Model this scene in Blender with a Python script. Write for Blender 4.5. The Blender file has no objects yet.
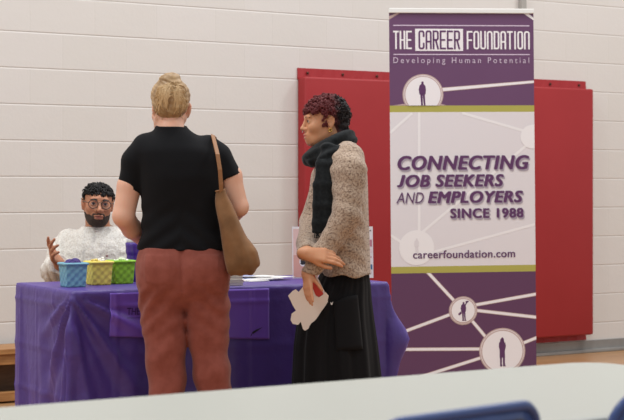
import bpy, bmesh, math, random
import numpy as np
from mathutils import Vector, Matrix, Euler

random.seed(7)
RNG = np.random.default_rng(7)
COL = bpy.context.scene.collection
F = 1726.0; CX = 312.0; HY = 186.6; CAMH = 1.163        # lens in pixels, horizon row, eye height
TH = math.radians(34.5)                                  # the gym wall runs away to the right
WD = Vector((math.cos(TH), math.sin(TH), 0)); WN = Vector((math.sin(TH), -math.cos(TH), 0))
Z0 = 10.78

# ------------------------------------------------------------------ basics
def lin(c):
    return tuple(((v/255)/12.92 if v/255 <= .04045 else ((v/255+.055)/1.055)**2.4) for v in c) + (1.0,)

def tag(o, label=None, cat=None, group=None, kind=None):
    if label: o['label'] = label
    if cat: o['category'] = cat
    if group: o['group'] = group
    if kind: o['kind'] = kind
    return o

def thing(name, label, cat, loc=(0, 0, 0), rz=0, group=None):
    o = bpy.data.objects.new(name, None); COL.objects.link(o)
    o.empty_display_size = .1
    o.location = loc; o.rotation_euler = (0, 0, rz)
    return tag(o, label, cat, group)

def link(name, me, mats, parent=None, smooth=True):
    o = bpy.data.objects.new(name, me); COL.objects.link(o)
    if not isinstance(mats, (list, tuple)): mats = [mats]
    for m in mats: me.materials.append(m)
    if smooth:
        me.polygons.foreach_set('use_smooth', [True]*len(me.polygons))
    if parent: o.parent = parent
    return o

def bm_obj(name, bm, mats, parent=None, smooth=False):
    bmesh.ops.recalc_face_normals(bm, faces=bm.faces)
    me = bpy.data.meshes.new(name); bm.to_mesh(me); bm.free()
    o = link(name, me, mats, parent, smooth)
    return o

def copy_tree(o, parent=None):
    c = o.copy(); COL.objects.link(c)
    if parent: c.parent = parent
    for ch in list(o.children):
        copy_tree(ch, c)
    return c

# ------------------------------------------------------------------ bmesh shapes
def box(bm, c, s, bev=0.0, M=None, mi=0):
    r = bmesh.ops.create_cube(bm, size=1.0)
    vs = r['verts']
    for v in vs: v.co = Vector((v.co.x*s[0], v.co.y*s[1], v.co.z*s[2]))
    if bev > 0:
        es = list({e for v in vs for e in v.link_edges})
        rb = bmesh.ops.bevel(bm, geom=es, offset=bev, segments=2, affect='EDGES', profile=.6)
        vs = list({v for f in rb['faces'] for v in f.verts} | {v for v in vs if v.is_valid})
        # include every connected vert
        seen = set(vs); st = list(vs)
        while st:
            v = st.pop()
            for e in v.link_edges:
                w = e.other_vert(v)
                if w not in seen: seen.add(w); st.append(w)
        vs = list(seen)
    T = Matrix.Translation(Vector(c)) @ (M if M else Matrix.Identity(4))
    for v in vs: v.co = T @ v.co
    for f in {f for v in vs for f in v.link_faces}: f.material_index = mi

def tube(bm, pts, r, n=8, cap=True, closed=False, mi=0):
    pts = [Vector(p) for p in pts]
    rs = r if isinstance(r, (list, tuple)) else [r]*len(pts)
    rings = []
    N = len(pts); prev = None
    for i, p in enumerate(pts):
        a = pts[(i-1) % N] if (closed or i > 0) else pts[i]
        b = pts[(i+1) % N] if (closed or i < N-1) else pts[i]
        t = (b-a)
        t = t.normalized() if t.length > 1e-9 else Vector((0, 0, 1))
        if prev is None:
            u = t.orthogonal().normalized()
        else:
            u = prev - t*prev.dot(t)
            u = u.normalized() if u.length > 1e-6 else t.orthogonal().normalized()
        prev = u; w = t.cross(u)
        rings.append([bm.verts.new(p + (u*math.cos(2*math.pi*k/n) + w*math.sin(2*math.pi*k/n))*rs[i]) for k in range(n)])
    M = N if closed else N-1
    for i in range(M):
        A, B = rings[i], rings[(i+1) % N]
        for k in range(n):
            f = bm.faces.new((A[k], A[(k+1) % n], B[(k+1) % n], B[k])); f.material_index = mi
    if cap and not closed:
        bm.faces.new(rings[0][::-1]).material_index = mi; bm.faces.new(rings[-1]).material_index = mi

def lathe(bm, prof, n=32, c=(0, 0, 0), mi=0):
    c = Vector(c); rings = []
    for r, z in prof:
        rings.append([bm.verts.new(c + Vector((max(r, 1e-4)*math.cos(2*math.pi*k/n), max(r, 1e-4)*math.sin(2*math.pi*k/n), z))) for k in range(n)])
    for A, B in zip(rings, rings[1:]):
        for k in range(n):
            bm.faces.new((A[k], A[(k+1) % n], B[(k+1) % n], B[k])).material_index = mi
    bm.faces.new(rings[0][::-1]).material_index = mi; bm.faces.new(rings[-1]).material_index = mi

def prism(bm, pts, axis_off, mi=0):
    """closed outline (list of 3D points) extruded by a vector"""
    off = Vector(axis_off)
    a = [bm.verts.new(Vector(p)) for p in pts]; b = [bm.verts.new(Vector(p)+off) for p in pts]
    n = len(a)
    bm.faces.new(a).material_index = mi; bm.faces.new(b[::-1]).material_index = mi
    for i in range(n):
        bm.faces.new((a[i], a[(i+1) % n], b[(i+1) % n], b[i])).material_index = mi

def round_rect(w, d, r, n=6):
    out = []
    for cx, cy, a0 in ((w/2-r, d/2-r, 0), (-w/2+r, d/2-r, 90), (-w/2+r, -d/2+r, 180), (w/2-r, -d/2+r, 270)):
        for k in range(n+1):
            a = math.radians(a0+90*k/n); out.append((cx+r*math.cos(a), cy+r*math.sin(a)))
    return out

# ------------------------------------------------------------------ materials
def mat(name, color, rough=.6, col2=None, cscale=30, cstretch=(1, 1, 1), bump=0.0, bscale=200, bstretch=(1, 1, 1), bdist=.002,
        metal=0, sheen=0, sss=0, spec=.5, trans=0, coat=0, detail=4, clow=.35, chigh=.65, alpha=1):
    m = bpy.data.materials.new(name); m.use_nodes = True
    nt = m.node_tree; b = nt.nodes['Principled BSDF']
    b.inputs['Base Color'].default_value = lin(color)
    b.inputs['Roughness'].default_value = rough; b.inputs['Metallic'].default_value = metal
    b.inputs['Specular IOR Level'].default_value = spec
    if sheen: b.inputs['Sheen Weight'].default_value = sheen
    if coat: b.inputs['Coat Weight'].default_value = coat
    if sss:
        b.inputs['Subsurface Weight'].default_value = sss
        b.inputs['Subsurface Radius'].default_value = (.012, .005, .003); b.inputs['Subsurface Scale'].default_value = 1
    if trans: b.inputs['Transmission Weight'].default_value = trans
    b.inputs['Alpha'].default_value = alpha
    tc = None
    if col2 or bump:
        tc = nt.nodes.new('ShaderNodeTexCoord')
    if col2:
        mp = nt.nodes.new('ShaderNodeMapping'); mp.inputs['Scale'].default_value = cstretch
        nz = nt.nodes.new('ShaderNodeTexNoise'); nz.inputs['Scale'].default_value = cscale; nz.inputs['Detail'].default_value = detail
        cr = nt.nodes.new('ShaderNodeValToRGB')
        cr.color_ramp.elements[0].color = lin(color); cr.color_ramp.elements[1].color = lin(col2)
        cr.color_ramp.elements[0].position = clow; cr.color_ramp.elements[1].position = chigh
        nt.links.new(tc.outputs['Object'], mp.inputs['Vector']); nt.links.new(mp.outputs[0], nz.inputs['Vector'])
        nt.links.new(nz.outputs[0], cr.inputs[0]); nt.links.new(cr.outputs[0], b.inputs['Base Color'])
    if bump:
        mp = nt.nodes.new('ShaderNodeMapping'); mp.inputs['Scale'].default_value = bstretch
        nz = nt.nodes.new('ShaderNodeTexNoise'); nz.inputs['Scale'].default_value = bscale; nz.inputs['Detail'].default_value = 3
        bp = nt.nodes.new('ShaderNodeBump'); bp.inputs['Strength'].default_value = bump; bp.inputs['Distance'].default_value = bdist
        nt.links.new(tc.outputs['Object'], mp.inputs['Vector']); nt.links.new(mp.outputs[0], nz.inputs['Vector'])
        nt.links.new(nz.outputs[0], bp.inputs['Height']); nt.links.new(bp.outputs[0], b.inputs['Normal'])
    return m

# ------------------------------------------------------------------ signed distance modelling
def vnoise(X, Y, Z, seed=0):
    def h(i, j, k):
        n = (i*374761393 + j*668265263 + k*2147483647 + seed*974711) & 0xffffffff
        n = ((n ^ (n >> 13))*1274126177) & 0xffffffff
        n = n ^ (n >> 16)
        return (n & 0xffff)/32767.5 - 1.0
    xi = np.floor(X).astype(np.int64); yi = np.floor(Y).astype(np.int64); zi = np.floor(Z).astype(np.int64)
    fx = X-xi; fy = Y-yi; fz = Z-zi
    fx = fx*fx*(3-2*fx); fy = fy*fy*(3-2*fy); fz = fz*fz*(3-2*fz)
    r = 0
    for a in (0, 1):
        for b in (0, 1):
            for c in (0, 1):
                r = r + h(xi+a, yi+b, zi+c)*(fx if a else 1-fx)*(fy if b else 1-fy)*(fz if c else 1-fz)
    return r

def steps(lo, hi, zones):
    """coordinates from lo to hi; zones = [(upper, step), ...]"""
    out = [lo]; z = lo
    for up, st in zones:
        while z < up-1e-6:
            z += st; out.append(z)
    return np.array(out)

class SDF:
    def __init__(s, lo, hi, step, zs=None):
        s.xs = np.arange(lo[0], hi[0], step); s.ys = np.arange(lo[1], hi[1], step)
        s.zs = np.arange(lo[2], hi[2], step) if zs is None else zs
        s.step = step
        s.D = np.full((len(s.xs), len(s.ys), len(s.zs)), 1.0, np.float32)
    def _slice(s, lo, hi):
        out = []
        for ax, a, b in zip((s.xs, s.ys, s.zs), lo, hi):
            out.append(slice(max(0, np.searchsorted(ax, a)-1), min(len(ax), np.searchsorted(ax, b)+1)))
        return tuple(out)
    def _grid(s, sl):
        return np.meshgrid(s.xs[sl[0]], s.ys[sl[1]], s.zs[sl[2]], indexing='ij')
    def put(s, lo, hi, fn, k=.01, sub=False):
        pad = k + .02
        sl = s._slice([a-pad for a in lo], [b+pad for b in hi])
        if any(q.stop <= q.start for q in sl): return
        X, Y, Z = s._grid(sl)
        b = fn(X, Y, Z); a = s.D[sl]
        if sub: a = -a
        if k > 0:
            h = np.maximum(k-np.abs(a-b), 0)/k
            r = np.minimum(a, b) - h*h*k*.25
        else:
            r = np.minimum(a, b)
        s.D[sl] = -r if sub else r
    def cap(s, a, b, ra, rb=None, k=.01, sub=False, cut=None):
        rb = ra if rb is None else rb
        a = np.array(a, float); b = np.array(b, float); ba = b-a; L = max(ba@ba, 1e-9)
        R = max(ra, rb)
        def fn(X, Y, Z):
            px, py, pz = X-a[0], Y-a[1], Z-a[2]
            t = np.clip((px*ba[0]+py*ba[1]+pz*ba[2])/L, 0, 1)
            d = np.sqrt((px-t*ba[0])**2+(py-t*ba[1])**2+(pz-t*ba[2])**2) - (ra+t*(rb-ra))
            if cut is not None:
                e, off = cut; n = ba/np.sqrt(L) if e is None else np.array(e, float)/np.linalg.norm(e)
                d = np.maximum(d, (X-b[0])*n[0]+(Y-b[1])*n[1]+(Z-b[2])*n[2]-off)
            return d
        s.put(np.minimum(a, b)-R, np.maximum(a, b)+R, fn, k, sub)
    def ell(s, c, r, R=None, k=.01, sub=False):
        c = np.array(c, float); r = np.array(r, float); m = r.max()
        Rm = np.eye(3) if R is None else np.array(R)
        def fn(X, Y, Z):
            px, py, pz = X-c[0], Y-c[1], Z-c[2]
            q = [Rm[0, i]*px+Rm[1, i]*py+Rm[2, i]*pz for i in range(3)]
            k0 = np.sqrt(sum((q[i]/r[i])**2 for i in range(3))); k1 = np.sqrt(sum((q[i]/r[i]**2)**2 for i in range(3)))
            return k0*(k0-1)/np.maximum(k1, 1e-6)
        s.put(c-m, c+m, fn, k, sub)
    def loft(s, rows, n=2.2, k=.01, sub=False):
        """rows of (z, cx, cy, rx, ry): elliptical sections stacked in z"""
        A = np.array(sorted(rows)); zz = A[:, 0]
        fz = np.linspace(zz[0], zz[-1], 200)
        cols = []
        for i in range(1, 5):
            v = np.interp(fz, zz, A[:, i])
            kk = 13; vp = np.pad(v, kk//2, mode='edge'); v = np.convolve(vp, np.ones(kk)/kk, 'valid'); cols.append(v)
        def fn(X, Y, Z):
            z1 = Z[0, 0, :]
            cx, cy, rx, ry = [np.interp(z1, fz, c)[None, None, :] for c in cols]
            q = (np.abs((X-cx)/rx)**n + np.abs((Y-cy)/ry)**n)**(1/n)
            d = (q-1)*np.minimum(rx, ry)
            return np.maximum(d, np.maximum(Z-zz[-1], zz[0]-Z))
        lo = [(A[:, 1]-A[:, 3]).min(), (A[:, 2]-A[:, 4]).min(), zz[0]]
        hi = [(A[:, 1]+A[:, 3]).max(), (A[:, 2]+A[:, 4]).max(), zz[-1]]
        s.put(lo, hi, fn, k, sub)
    def cutz(s, lo=None, hi=None):
        Z = s.zs[None, None, :]
        if lo is not None: s.D = np.maximum(s.D, lo-Z)
        if hi is not None: s.D = np.maximum(s.D, Z-hi)
    def disp(s, fn):
        m = np.abs(s.D) < .04
        i = np.nonzero(m)
        s.D[i] += fn(s.xs[i[0]], s.ys[i[1]], s.zs[i[2]]).astype(np.float32)
    def mesh(s, name):
        D = s.D; S = D < 0
        nx, ny, nz = D.shape
        c = np.zeros((nx-1, ny-1, nz-1), np.int8)
        for a in (0, 1):
            for b in (0, 1):
                for d in (0, 1):
                    c += S[a:nx-1+a, b:ny-1+b, d:nz-1+d]
        m = (c > 0) & (c < 8)
        I = np.argwhere(m); ids = np.full(m.shape, -1, np.int64); ids[m] = np.arange(len(I))
        pos = np.zeros((len(I), 3)); cnt = np.zeros(len(I))
        ax = (s.xs, s.ys, s.zs)
        for e in range(3):
            o1, o2 = [i for i in range(3) if i != e]
            for a in (0, 1):
                for b in (0, 1):
                    p = I.copy(); p[:, o1] += a; p[:, o2] += b
                    q = p.copy(); q[:, e] += 1
                    d1 = D[p[:, 0], p[:, 1], p[:, 2]]; d2 = D[q[:, 0], q[:, 1], q[:, 2]]
                    cr = (d1 < 0) != (d2 < 0)
                    t = np.where(cr, d1/np.where(cr, d1-d2, 1), 0)
                    P = np.stack([ax[i][p[:, i]] for i in range(3)], 1)
                    P[:, e] += t*(ax[e][q[:, e]]-ax[e][p[:, e]])
                    pos += P*cr[:, None]; cnt += cr
        pos /= np.maximum(cnt, 1)[:, None]
        quads = []
        for e in range(3):
            o1, o2 = (e+1) % 3, (e+2) % 3
            sl0 = [slice(None)]*3; sl1 = [slice(None)]*3
            sl0[e] = slice(0, -1); sl1[e] = slice(1, None)
            A = S[tuple(sl0)]; B = S[tuple(sl1)]
            J = np.argwhere(A != B)
            ok = (J[:, o1] > 0) & (J[:, o2] > 0) & (J[:, o1] < D.shape[o1]-1) & (J[:, o2] < D.shape[o2]-1)
            J = J[ok]
            ins = A[J[:, 0], J[:, 1], J[:, 2]]
            vs = []
            for da, db in ((-1, -1), (0, -1), (0, 0), (-1, 0)):
                q = J.copy(); q[:, o1] += da; q[:, o2] += db
                vs.append(ids[q[:, 0], q[:, 1], q[:, 2]])
            Q = np.stack(vs, 1)
            Q[~ins] = Q[~ins][:, ::-1]
            quads.append(Q)
        Q = np.concatenate(quads)
        Q = Q[(Q >= 0).all(1)]
        me = bpy.data.meshes.new(name)
        me.vertices.add(len(pos)); me.vertices.foreach_set('co', pos.astype(np.float32).ravel())
        me.loops.add(len(Q)*4); me.loops.foreach_set('vertex_index', Q.astype(np.int32).ravel())
        me.polygons.add(len(Q)); me.polygons.foreach_set('loop_start', np.arange(0, len(Q)*4, 4, dtype=np.int32))
        me.update(calc_edges=True); me.validate()
        return me

# ------------------------------------------------------------------ writing
def text_mesh(s, bold=0.0, shear=0.0, spacing=1.0, mono=False):
    cu = bpy.data.curves.new('lettering', 'FONT'); cu.body = s
    cu.offset = bold; cu.shear = shear; cu.space_character = spacing; cu.resolution_u = 4
    o = bpy.data.objects.new('lettering', cu); COL.objects.link(o)
    dg = bpy.context.evaluated_depsgraph_get(); dg.update()
    me = bpy.data.meshes.new_from_object(o.evaluated_get(dg))
    bpy.data.objects.remove(o); bpy.data.curves.remove(cu)
    co = np.array([v.co[:2] for v in me.vertices]); polys = [list(p.vertices) for p in me.polygons]
    bpy.data.meshes.remove(me)
    return co, polys

def arc(cx, cy, rx, ry, a0, a1, n=6):
    return [(cx+rx*math.cos(math.radians(a0+(a1-a0)*i/n)), cy+ry*math.sin(math.radians(a0+(a1-a0)*i/n))) for i in range(n+1)]
def stroke_letter(ch):
    """condensed round-cornered capital: list of polylines in a box 1 wide x 1 tall"""
    r, q = .34, .12
    tl, tr = arc(r, 1-q, r, q, 180, 90), arc(1-r, 1-q, r, q, 90, 0)
    bl, br = arc(r, q, r, q, 180, 270), arc(1-r, q, r, q, 270, 360)
    L = {
     'T': [[(0, 1), (1, 1)], [(.5, 1), (.5, 0)]], 'H': [[(0, 0), (0, 1)], [(1, 0), (1, 1)], [(0, .5), (1, .5)]],
     'E': [[(1, 1), (0, 1), (0, 0), (1, 0)], [(0, .5), (.85, .5)]], 'I': [[(.5, 0), (.5, 1)]],
     'C': [[(1, .72)] + tr[::-1] + tl[::-1] + bl + br + [(1, .28)]],
     'A': [[(0, 0)] + tl + tr + [(1, 0)], [(0, .4), (1, .4)]],
     'R': [[(0, 0), (0, 1)] + tr + arc(1-r, .5+q, r, q, 0, -90) + [(0, .5)], [(.5, .5), (1, 0)]],
     'F': [[(1, 1), (0, 1), (0, 0)], [(0, .5), (.85, .5)]],
     'O': [tl + tr + br[::-1] + bl[::-1] + [tl[0]]], 'U': [[(0, 1)] + bl + br + [(1, 1)]],
     'N': [[(0, 0)] + tl + tr + [(1, 0)]], 'D': [[(0, 1)] + tr + br[::-1] + [(0, 0), (0, 1)]],
    }
    return L[ch]
EXPOSURE = 0.0; AMBIENT = 0.62; LAMP = 75.0
LAMPS = ((-4.2, 5.6, 1.5), (-1.4, 7.2, 1.3), (1.6, 8.6, 1.5), (4.4, 10.6, 1.7), (-4.2, 2.0, 1.1), (0, 4.2, .4), (4, 6.4, .8))
# ------------------------------------------------------------------ scene settings, camera, light
sc = bpy.context.scene
sc.view_settings.view_transform = 'Standard'; sc.view_settings.look = 'None'
sc.view_settings.gamma = 1; sc.view_settings.use_curve_mapping = False
sc.view_settings.exposure = EXPOSURE
cam_d = bpy.data.cameras.new('camera'); cam = bpy.data.objects.new('camera', cam_d); COL.objects.link(cam)
cam.location = (0, 0, CAMH); cam.rotation_euler = (math.pi/2, 0, 0)
cam_d.sensor_width = 36; cam_d.lens = 36*F/624; cam_d.shift_y = -(210-HY)/624
cam_d.clip_start = .05; cam_d.clip_end = 100
cam_d.dof.use_dof = True; cam_d.dof.focus_distance = 7.3; cam_d.dof.aperture_fstop = 8
sc.camera = cam
w = bpy.data.worlds.new('world'); sc.world = w; w.use_nodes = True
w.node_tree.nodes['Background'].inputs[0].default_value = (.97, .985, 1, 1)
w.node_tree.nodes['Background'].inputs[1].default_value = AMBIENT
for x, y, en in LAMPS:
    if True:
        ld = bpy.data.lights.new('gym_lamp', 'AREA'); ld.shape = 'RECTANGLE'; ld.size = 1.3; ld.size_y = .5
        ld.energy = en*LAMP; ld.color = (.985, .99, 1)
        lo = bpy.data.objects.new('gym_lamp', ld); COL.objects.link(lo)
        p = Vector((x, y, 6.2)); lo.location = p; lo.rotation_euler = (0, 0, TH)

def at(px, py, Z):
    return Vector(((px-CX)/F*Z, Z, CAMH+(HY-py)/F*Z))
def wall_t(px, off=0.0):
    """distance along the wall (from the point straight ahead) seen at a pixel column, for a plane off metres in front of it"""
    u = (px-CX)/F
    z0 = Z0-off/math.cos(TH)
    Z = z0/(1-u*math.tan(TH)); X = u*Z
    return (Vector((X, Z, 0))-Vector((0, Z0, 0))).dot(WD)

# ------------------------------------------------------------------ the room
def structure(o):
    o['kind'] = 'structure'; return o

# wall: painted concrete block, running bond, laid in wall coordinates (x along, z up)
t_joint = wall_t(608)
def block_material():
    m = bpy.data.materials.new('painted_block'); m.use_nodes = True; nt = m.node_tree; b = nt.nodes['Principled BSDF']
    b.inputs['Roughness'].default_value = .5; b.inputs['Specular IOR Level'].default_value = .35
    tc = nt.nodes.new('ShaderNodeTexCoord'); sep = nt.nodes.new('ShaderNodeSeparateXYZ'); cmb = nt.nodes.new('ShaderNodeCombineXYZ')
    ax = nt.nodes.new('ShaderNodeMath'); ax.operation = 'ADD'; ax.inputs[1].default_value = -t_joint + .406*30
    ay = nt.nodes.new('ShaderNodeMath'); ay.operation = 'ADD'; ay.inputs[1].default_value = 0.406 - .203
    nt.links.new(tc.outputs['Object'], sep.inputs[0])
    nt.links.new(sep.outputs['X'], ax.inputs[0]); nt.links.new(sep.outputs['Z'], ay.inputs[0])
    nt.links.new(ax.outputs[0], cmb.inputs['X']); nt.links.new(ay.outputs[0], cmb.inputs['Y'])
    br = nt.nodes.new('ShaderNodeTexBrick'); br.offset = .5; br.offset_frequency = 2; br.squash = 1
    br.inputs['Scale'].default_value = 1; br.inputs['Brick Width'].default_value = .406; br.inputs['Row Height'].default_value = .203
    br.inputs['Mortar Size'].default_value = .005; br.inputs['Mortar Smooth'].default_value = .6
    br.inputs['Color1'].default_value = lin((216, 211, 206)); br.inputs['Color2'].default_value = lin((214, 209, 203)); br.inputs['Mortar'].default_value = lin((213, 208, 202))
    nt.links.new(cmb.outputs[0], br.inputs['Vector'])
    # the flat vertical joints are filled with paint: only the bed joints are deep
    inv = nt.nodes.new('ShaderNodeMath'); inv.operation = 'SUBTRACT'; inv.inputs[0].default_value = 1; nt.links.new(br.outputs['Fac'], inv.inputs[1])
    nz = nt.nodes.new('ShaderNodeTexNoise'); nz.inputs['Scale'].default_value = 55; nz.inputs['Detail'].default_value = 5; nt.links.new(tc.outputs['Object'], nz.inputs['Vector'])
    n2 = nt.nodes.new('ShaderNodeTexNoise'); n2.inputs['Scale'].default_value = 6; n2.inputs['Detail'].default_value = 3; nt.links.new(tc.outputs['Object'], n2.inputs['Vector'])
    # bed joints
    fr = nt.nodes.new('ShaderNodeMath'); fr.operation = 'PINGPONG'; fr.inputs[1].default_value = .1015; nt.links.new(sep.outputs['Z'], fr.inputs[0])
    mr = nt.nodes.new('ShaderNodeMapRange'); mr.inputs['From Min'].default_value = 0; mr.inputs['From Max'].default_value = .006; mr.inputs['To Min'].default_value = 0; mr.inputs['To Max'].default_value = 1
    # pingpong peaks at half spacing, so joints sit at multiples of .203
    nt.links.new(fr.outputs[0], mr.inputs['Value'])
    a1 = nt.nodes.new('ShaderNodeMath'); a1.operation = 'MULTIPLY_ADD'; a1.inputs[1].default_value = .10; nt.links.new(inv.outputs[0], a1.inputs[0]); nt.links.new(mr.outputs[0], a1.inputs[2])
    a2 = nt.nodes.new('ShaderNodeMath'); a2.operation = 'MULTIPLY_ADD'; a2.inputs[1].default_value = .22; nt.links.new(nz.outputs[0], a2.inputs[0]); nt.links.new(a1.outputs[0], a2.inputs[2])
    a3 = nt.nodes.new('ShaderNodeMath'); a3.operation = 'MULTIPLY_ADD'; a3.inputs[1].default_value = .8; nt.links.new(n2.outputs[0], a3.inputs[0]); nt.links.new(a2.outputs[0], a3.inputs[2])
    bp = nt.nodes.new('ShaderNodeBump'); bp.inputs['Strength'].default_value = .55; bp.inputs['Distance'].default_value = .004
    nt.links.new(a3.outputs[0], bp.inputs['Height']); nt.links.new(bp.outputs[0], b.inputs['Normal'])
    nt.links.new(br.outputs['Color'], b.inputs['Base Color'])
    return m
bm = bmesh.new(); box(bm, (.5, .1, 2.9), (18, .2, 5.8))
wall = structure(bm_obj('wall_back', bm, block_material())); wall.location = (0, Z0, 0); wall.rotation_euler = (0, 0, TH)

def floor_material():
    m = bpy.data.materials.new('gym_floor_wood'); m.use_nodes = True; nt = m.node_tree; b = nt.nodes['Principled BSDF']
    b.inputs['Roughness'].default_value = .32
    tc = nt.nodes.new('ShaderNodeTexCoord')
    br = nt.nodes.new('ShaderNodeTexBrick'); br.inputs['Scale'].default_value = 1; br.inputs['Brick Width'].default_value = .9; br.inputs['Row Height'].default_value = .057
    br.inputs['Mortar Size'].default_value = .0008; br.inputs['Color1'].default_value = lin((190, 146, 100)); br.inputs['Color2'].default_value = lin((172, 126, 84)); br.inputs['Mortar'].default_value = lin((110, 78, 50))
    nz = nt.nodes.new('ShaderNodeTexNoise'); nz.inputs['Scale'].default_value = 12; mp = nt.nodes.new('ShaderNodeMapping'); mp.inputs['Scale'].default_value = (1, 12, 1)
    mx = nt.nodes.new('ShaderNodeMixRGB'); mx.blend_type = 'MULTIPLY'; mx.inputs[0].default_value = .25
    nt.links.new(tc.outputs['Object'], br.inputs['Vector']); nt.links.new(tc.outputs['Object'], mp.inputs[0]); nt.links.new(mp.outputs[0], nz.inputs['Vector'])
    nt.links.new(br.outputs['Color'], mx.inputs[1]); nt.links.new(nz.outputs[0], mx.inputs[2]); nt.links.new(mx.outputs[0], b.inputs['Base Color'])
    return m
bm = bmesh.new(); box(bm, (.5, -6.5, -.05), (18, 13.4, .1))
fl = structure(bm_obj('floor', bm, floor_material())); fl.location = (0, Z0, 0); fl.rotation_euler = (0, 0, TH)

M_base = mat('grey_vinyl_base', (150, 148, 144), .5, col2=(132, 130, 127), cscale=5)
bm = bmesh.new()
box(bm, (.5, -.005, .0425), (18, .01, .085), .003); box(bm, (.5, -.02, .012), (18, .03, .024), .006)
bb = structure(bm_obj('baseboard_back', bm, M_base)); bb.location = (0, Z0, 0); bb.rotation_euler = (0, 0, TH)

# red wall pads (four feet wide each): a vinyl-covered cushion on a board with a nailing flange
M_red = mat('red_vinyl', (158, 32, 36), .55, col2=(154, 29, 33), cscale=3, bump=.15, bscale=9, bdist=.01)
M_redf = mat('red_vinyl_flange', (158, 34, 39), .55, bump=.3, bscale=14, bdist=.006)
M_grom = mat('brass_grommet', (90, 60, 50), .4, metal=.8)
tA, tB = wall_t(297), wall_t(585, 0)
PT = .085
def wall_pad(t0, t1, label):
    mid = (t0+t1)/2; W = t1-t0
    p = Vector((0, Z0, 0))+WD*mid
    root = thing('wall_pad', label, 'wall pad', (p.x, p.y, .09), TH, 'red wall pads')
    n = 40
    # flange strips above and below with a slight ripple
    for z0, z1 in ((1.74, 1.81), (0, .06)):
        g = []; bm = bmesh.new()
        for i in range(n+1):
            x = -W/2+W*i/n; rp = .003*math.sin(i*1.9)+.002*math.sin(i*.7+1)
            g.append([bm.verts.new((x, -.012-rp, z0)), bm.verts.new((x, -.006-rp*.5, z1))])
        h = [[bm.verts.new((a.co.x, -.001, a.co.z)), bm.verts.new((b_.co.x, -.001, b_.co.z))] for a, b_ in g]
        for i in range(n):
            bm.faces.new((g[i][0], g[i+1][0], g[i+1][1], g[i][1]))
            bm.faces.new((h[i][0], h[i][1], h[i+1][1], h[i+1][0]))
            bm.faces.new((g[i][1], g[i+1][1], h[i+1][1], h[i][1])); bm.faces.new((g[i][0], h[i][0], h[i+1][0], g[i+1][0]))
        bm.faces.new((g[0][0], g[0][1], h[0][1], h[0][0])); bm.faces.new((g[n][0], h[n][0], h[n][1], g[n][1]))
        bm_obj('flange', bm, M_redf, root)
    bm = bmesh.new(); box(bm, (0, -PT/2-.002, .897), (W-.004, PT, 1.71), .012)
    bm_obj('cushion', bm, M_red, root, True)
    for i in range(5):
        x = -W/2+.07+(W-.14)*i/4
        bm = bmesh.new(); lathe(bm, [(.009, 0), (.009, .004), (.004, .006)], 12)
        g = bm_obj('grommet', bm, M_grom, root); g.location = (x, -.013, 1.78); g.rotation_euler = (math.pi/2, 0, 0)
    return root
tM = (tA+tB)/2
wall_pad(tA, tM-.001, 'red padded wall mat behind the woman in the scarf, left of the tall banner')
wall_pad(tM+.001, tB, 'red padded wall mat showing to the right of the tall purple banner')

# wooden bench along the wall at the far left
M_wood = mat('honey_wood', (176, 128, 78), .45, col2=(150, 102, 58), cscale=9, cstretch=(1, 8, 8))
M_dwood = mat('dark_wood', (104, 78, 56), .6, col2=(86, 62, 44), cscale=9, cstretch=(1, 8, 8))
p = Vector((0, Z0, 0))+WD*(wall_t(4)-.25)+WN*.2
bench = thing('bench', 'low wooden bench against the block wall at far left, behind the purple table', 'bench', (p.x, p.y, 0), TH)
bm = bmesh.new(); box(bm, (0, 0, .278), (1.0, .3, .03), .004); bm_obj('seat', bm, M_wood, bench)
bm = bmesh.new(); box(bm, (0, -.125, .235), (.9, .022, .055), .003); bm_obj('apron', bm, M_wood, bench)
bm = bmesh.new(); box(bm, (0, .02, .13), (.94, .02, .19), .002); bm_obj('back_panel', bm, M_dwood, bench)
bm = bmesh.new(); box(bm, (0, -.1, .035), (.96, .05, .05), .004); bm_obj('foot_rail', bm, M_wood, bench)
for s in (-1, 1):
    bm = bmesh.new(); box(bm, (s*.44, 0, .1315), (.045, .24, .263), .004); bm_obj('leg', bm, M_wood, bench)

# grey conduit coming down the wall behind the banner
M_grey = mat('grey_steel', (168, 164, 158), .45, metal=.1)
p = Vector((0, Z0, 0))+WD*wall_t(520.5)+WN*.002
cd = thing('metal_conduit', 'short grey metal conduit running up the wall above the banner rail', 'conduit', (p.x, p.y, 0), TH)
bm = bmesh.new(); box(bm, (0, -.018, 2.9), (.045, .036, 1.6), .004); bm_obj('pipe', bm, M_grey, cd)
bm = bmesh.new(); box(bm, (0, -.02, 2.1), (.07, .04, .11), .004); bm_obj('junction_box', bm, M_grey, cd)

# ------------------------------------------------------------------ the roll-up banner
BZ = 9.72; BS = F/BZ; byaw = math.radians(8)
# banner drawn in its own plane: column and row measured in 1/178 m
bx0 = 461.5
def bp(u, v):
    return ((u-bx0)/BS/math.cos(byaw)*1.008, CAMH+(HY-v)/BS)
broot = at(bx0, HY, BZ); 
banner = thing('roll_up_banner', 'tall purple and white roll-up banner standing before the red wall pads', 'banner', (broot.x+.0197, BZ, 0), byaw)
M_bpurple = mat('banner_purple', (106, 70, 106), .42, col2=(102, 66, 102), cscale=1.2)
M_bpale = mat('banner_pale', (226, 221, 224), .45)
M_bfaint = mat('banner_faint', (240, 237, 238), .45)
M_bgreen = mat('banner_green', (176, 170, 82), .45)
M_bwhite = mat('banner_white', (240, 236, 238), .45)
M_btan = mat('banner_tan', (196, 170, 165), .45)
M_bdeep = mat('banner_deep_purple', (92, 50, 96), .45)
M_bshade = mat('banner_printed_grey', (168, 158, 172), .45)
M_blav = mat('banner_lavender', (214, 196, 216), .45)
bmats = [M_bpurple, M_bpale, M_bfaint, M_bgreen, M_bwhite, M_btan, M_bdeep, M_blav, mat('banner_lower_purple', (94, 56, 90), .42)]
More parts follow.
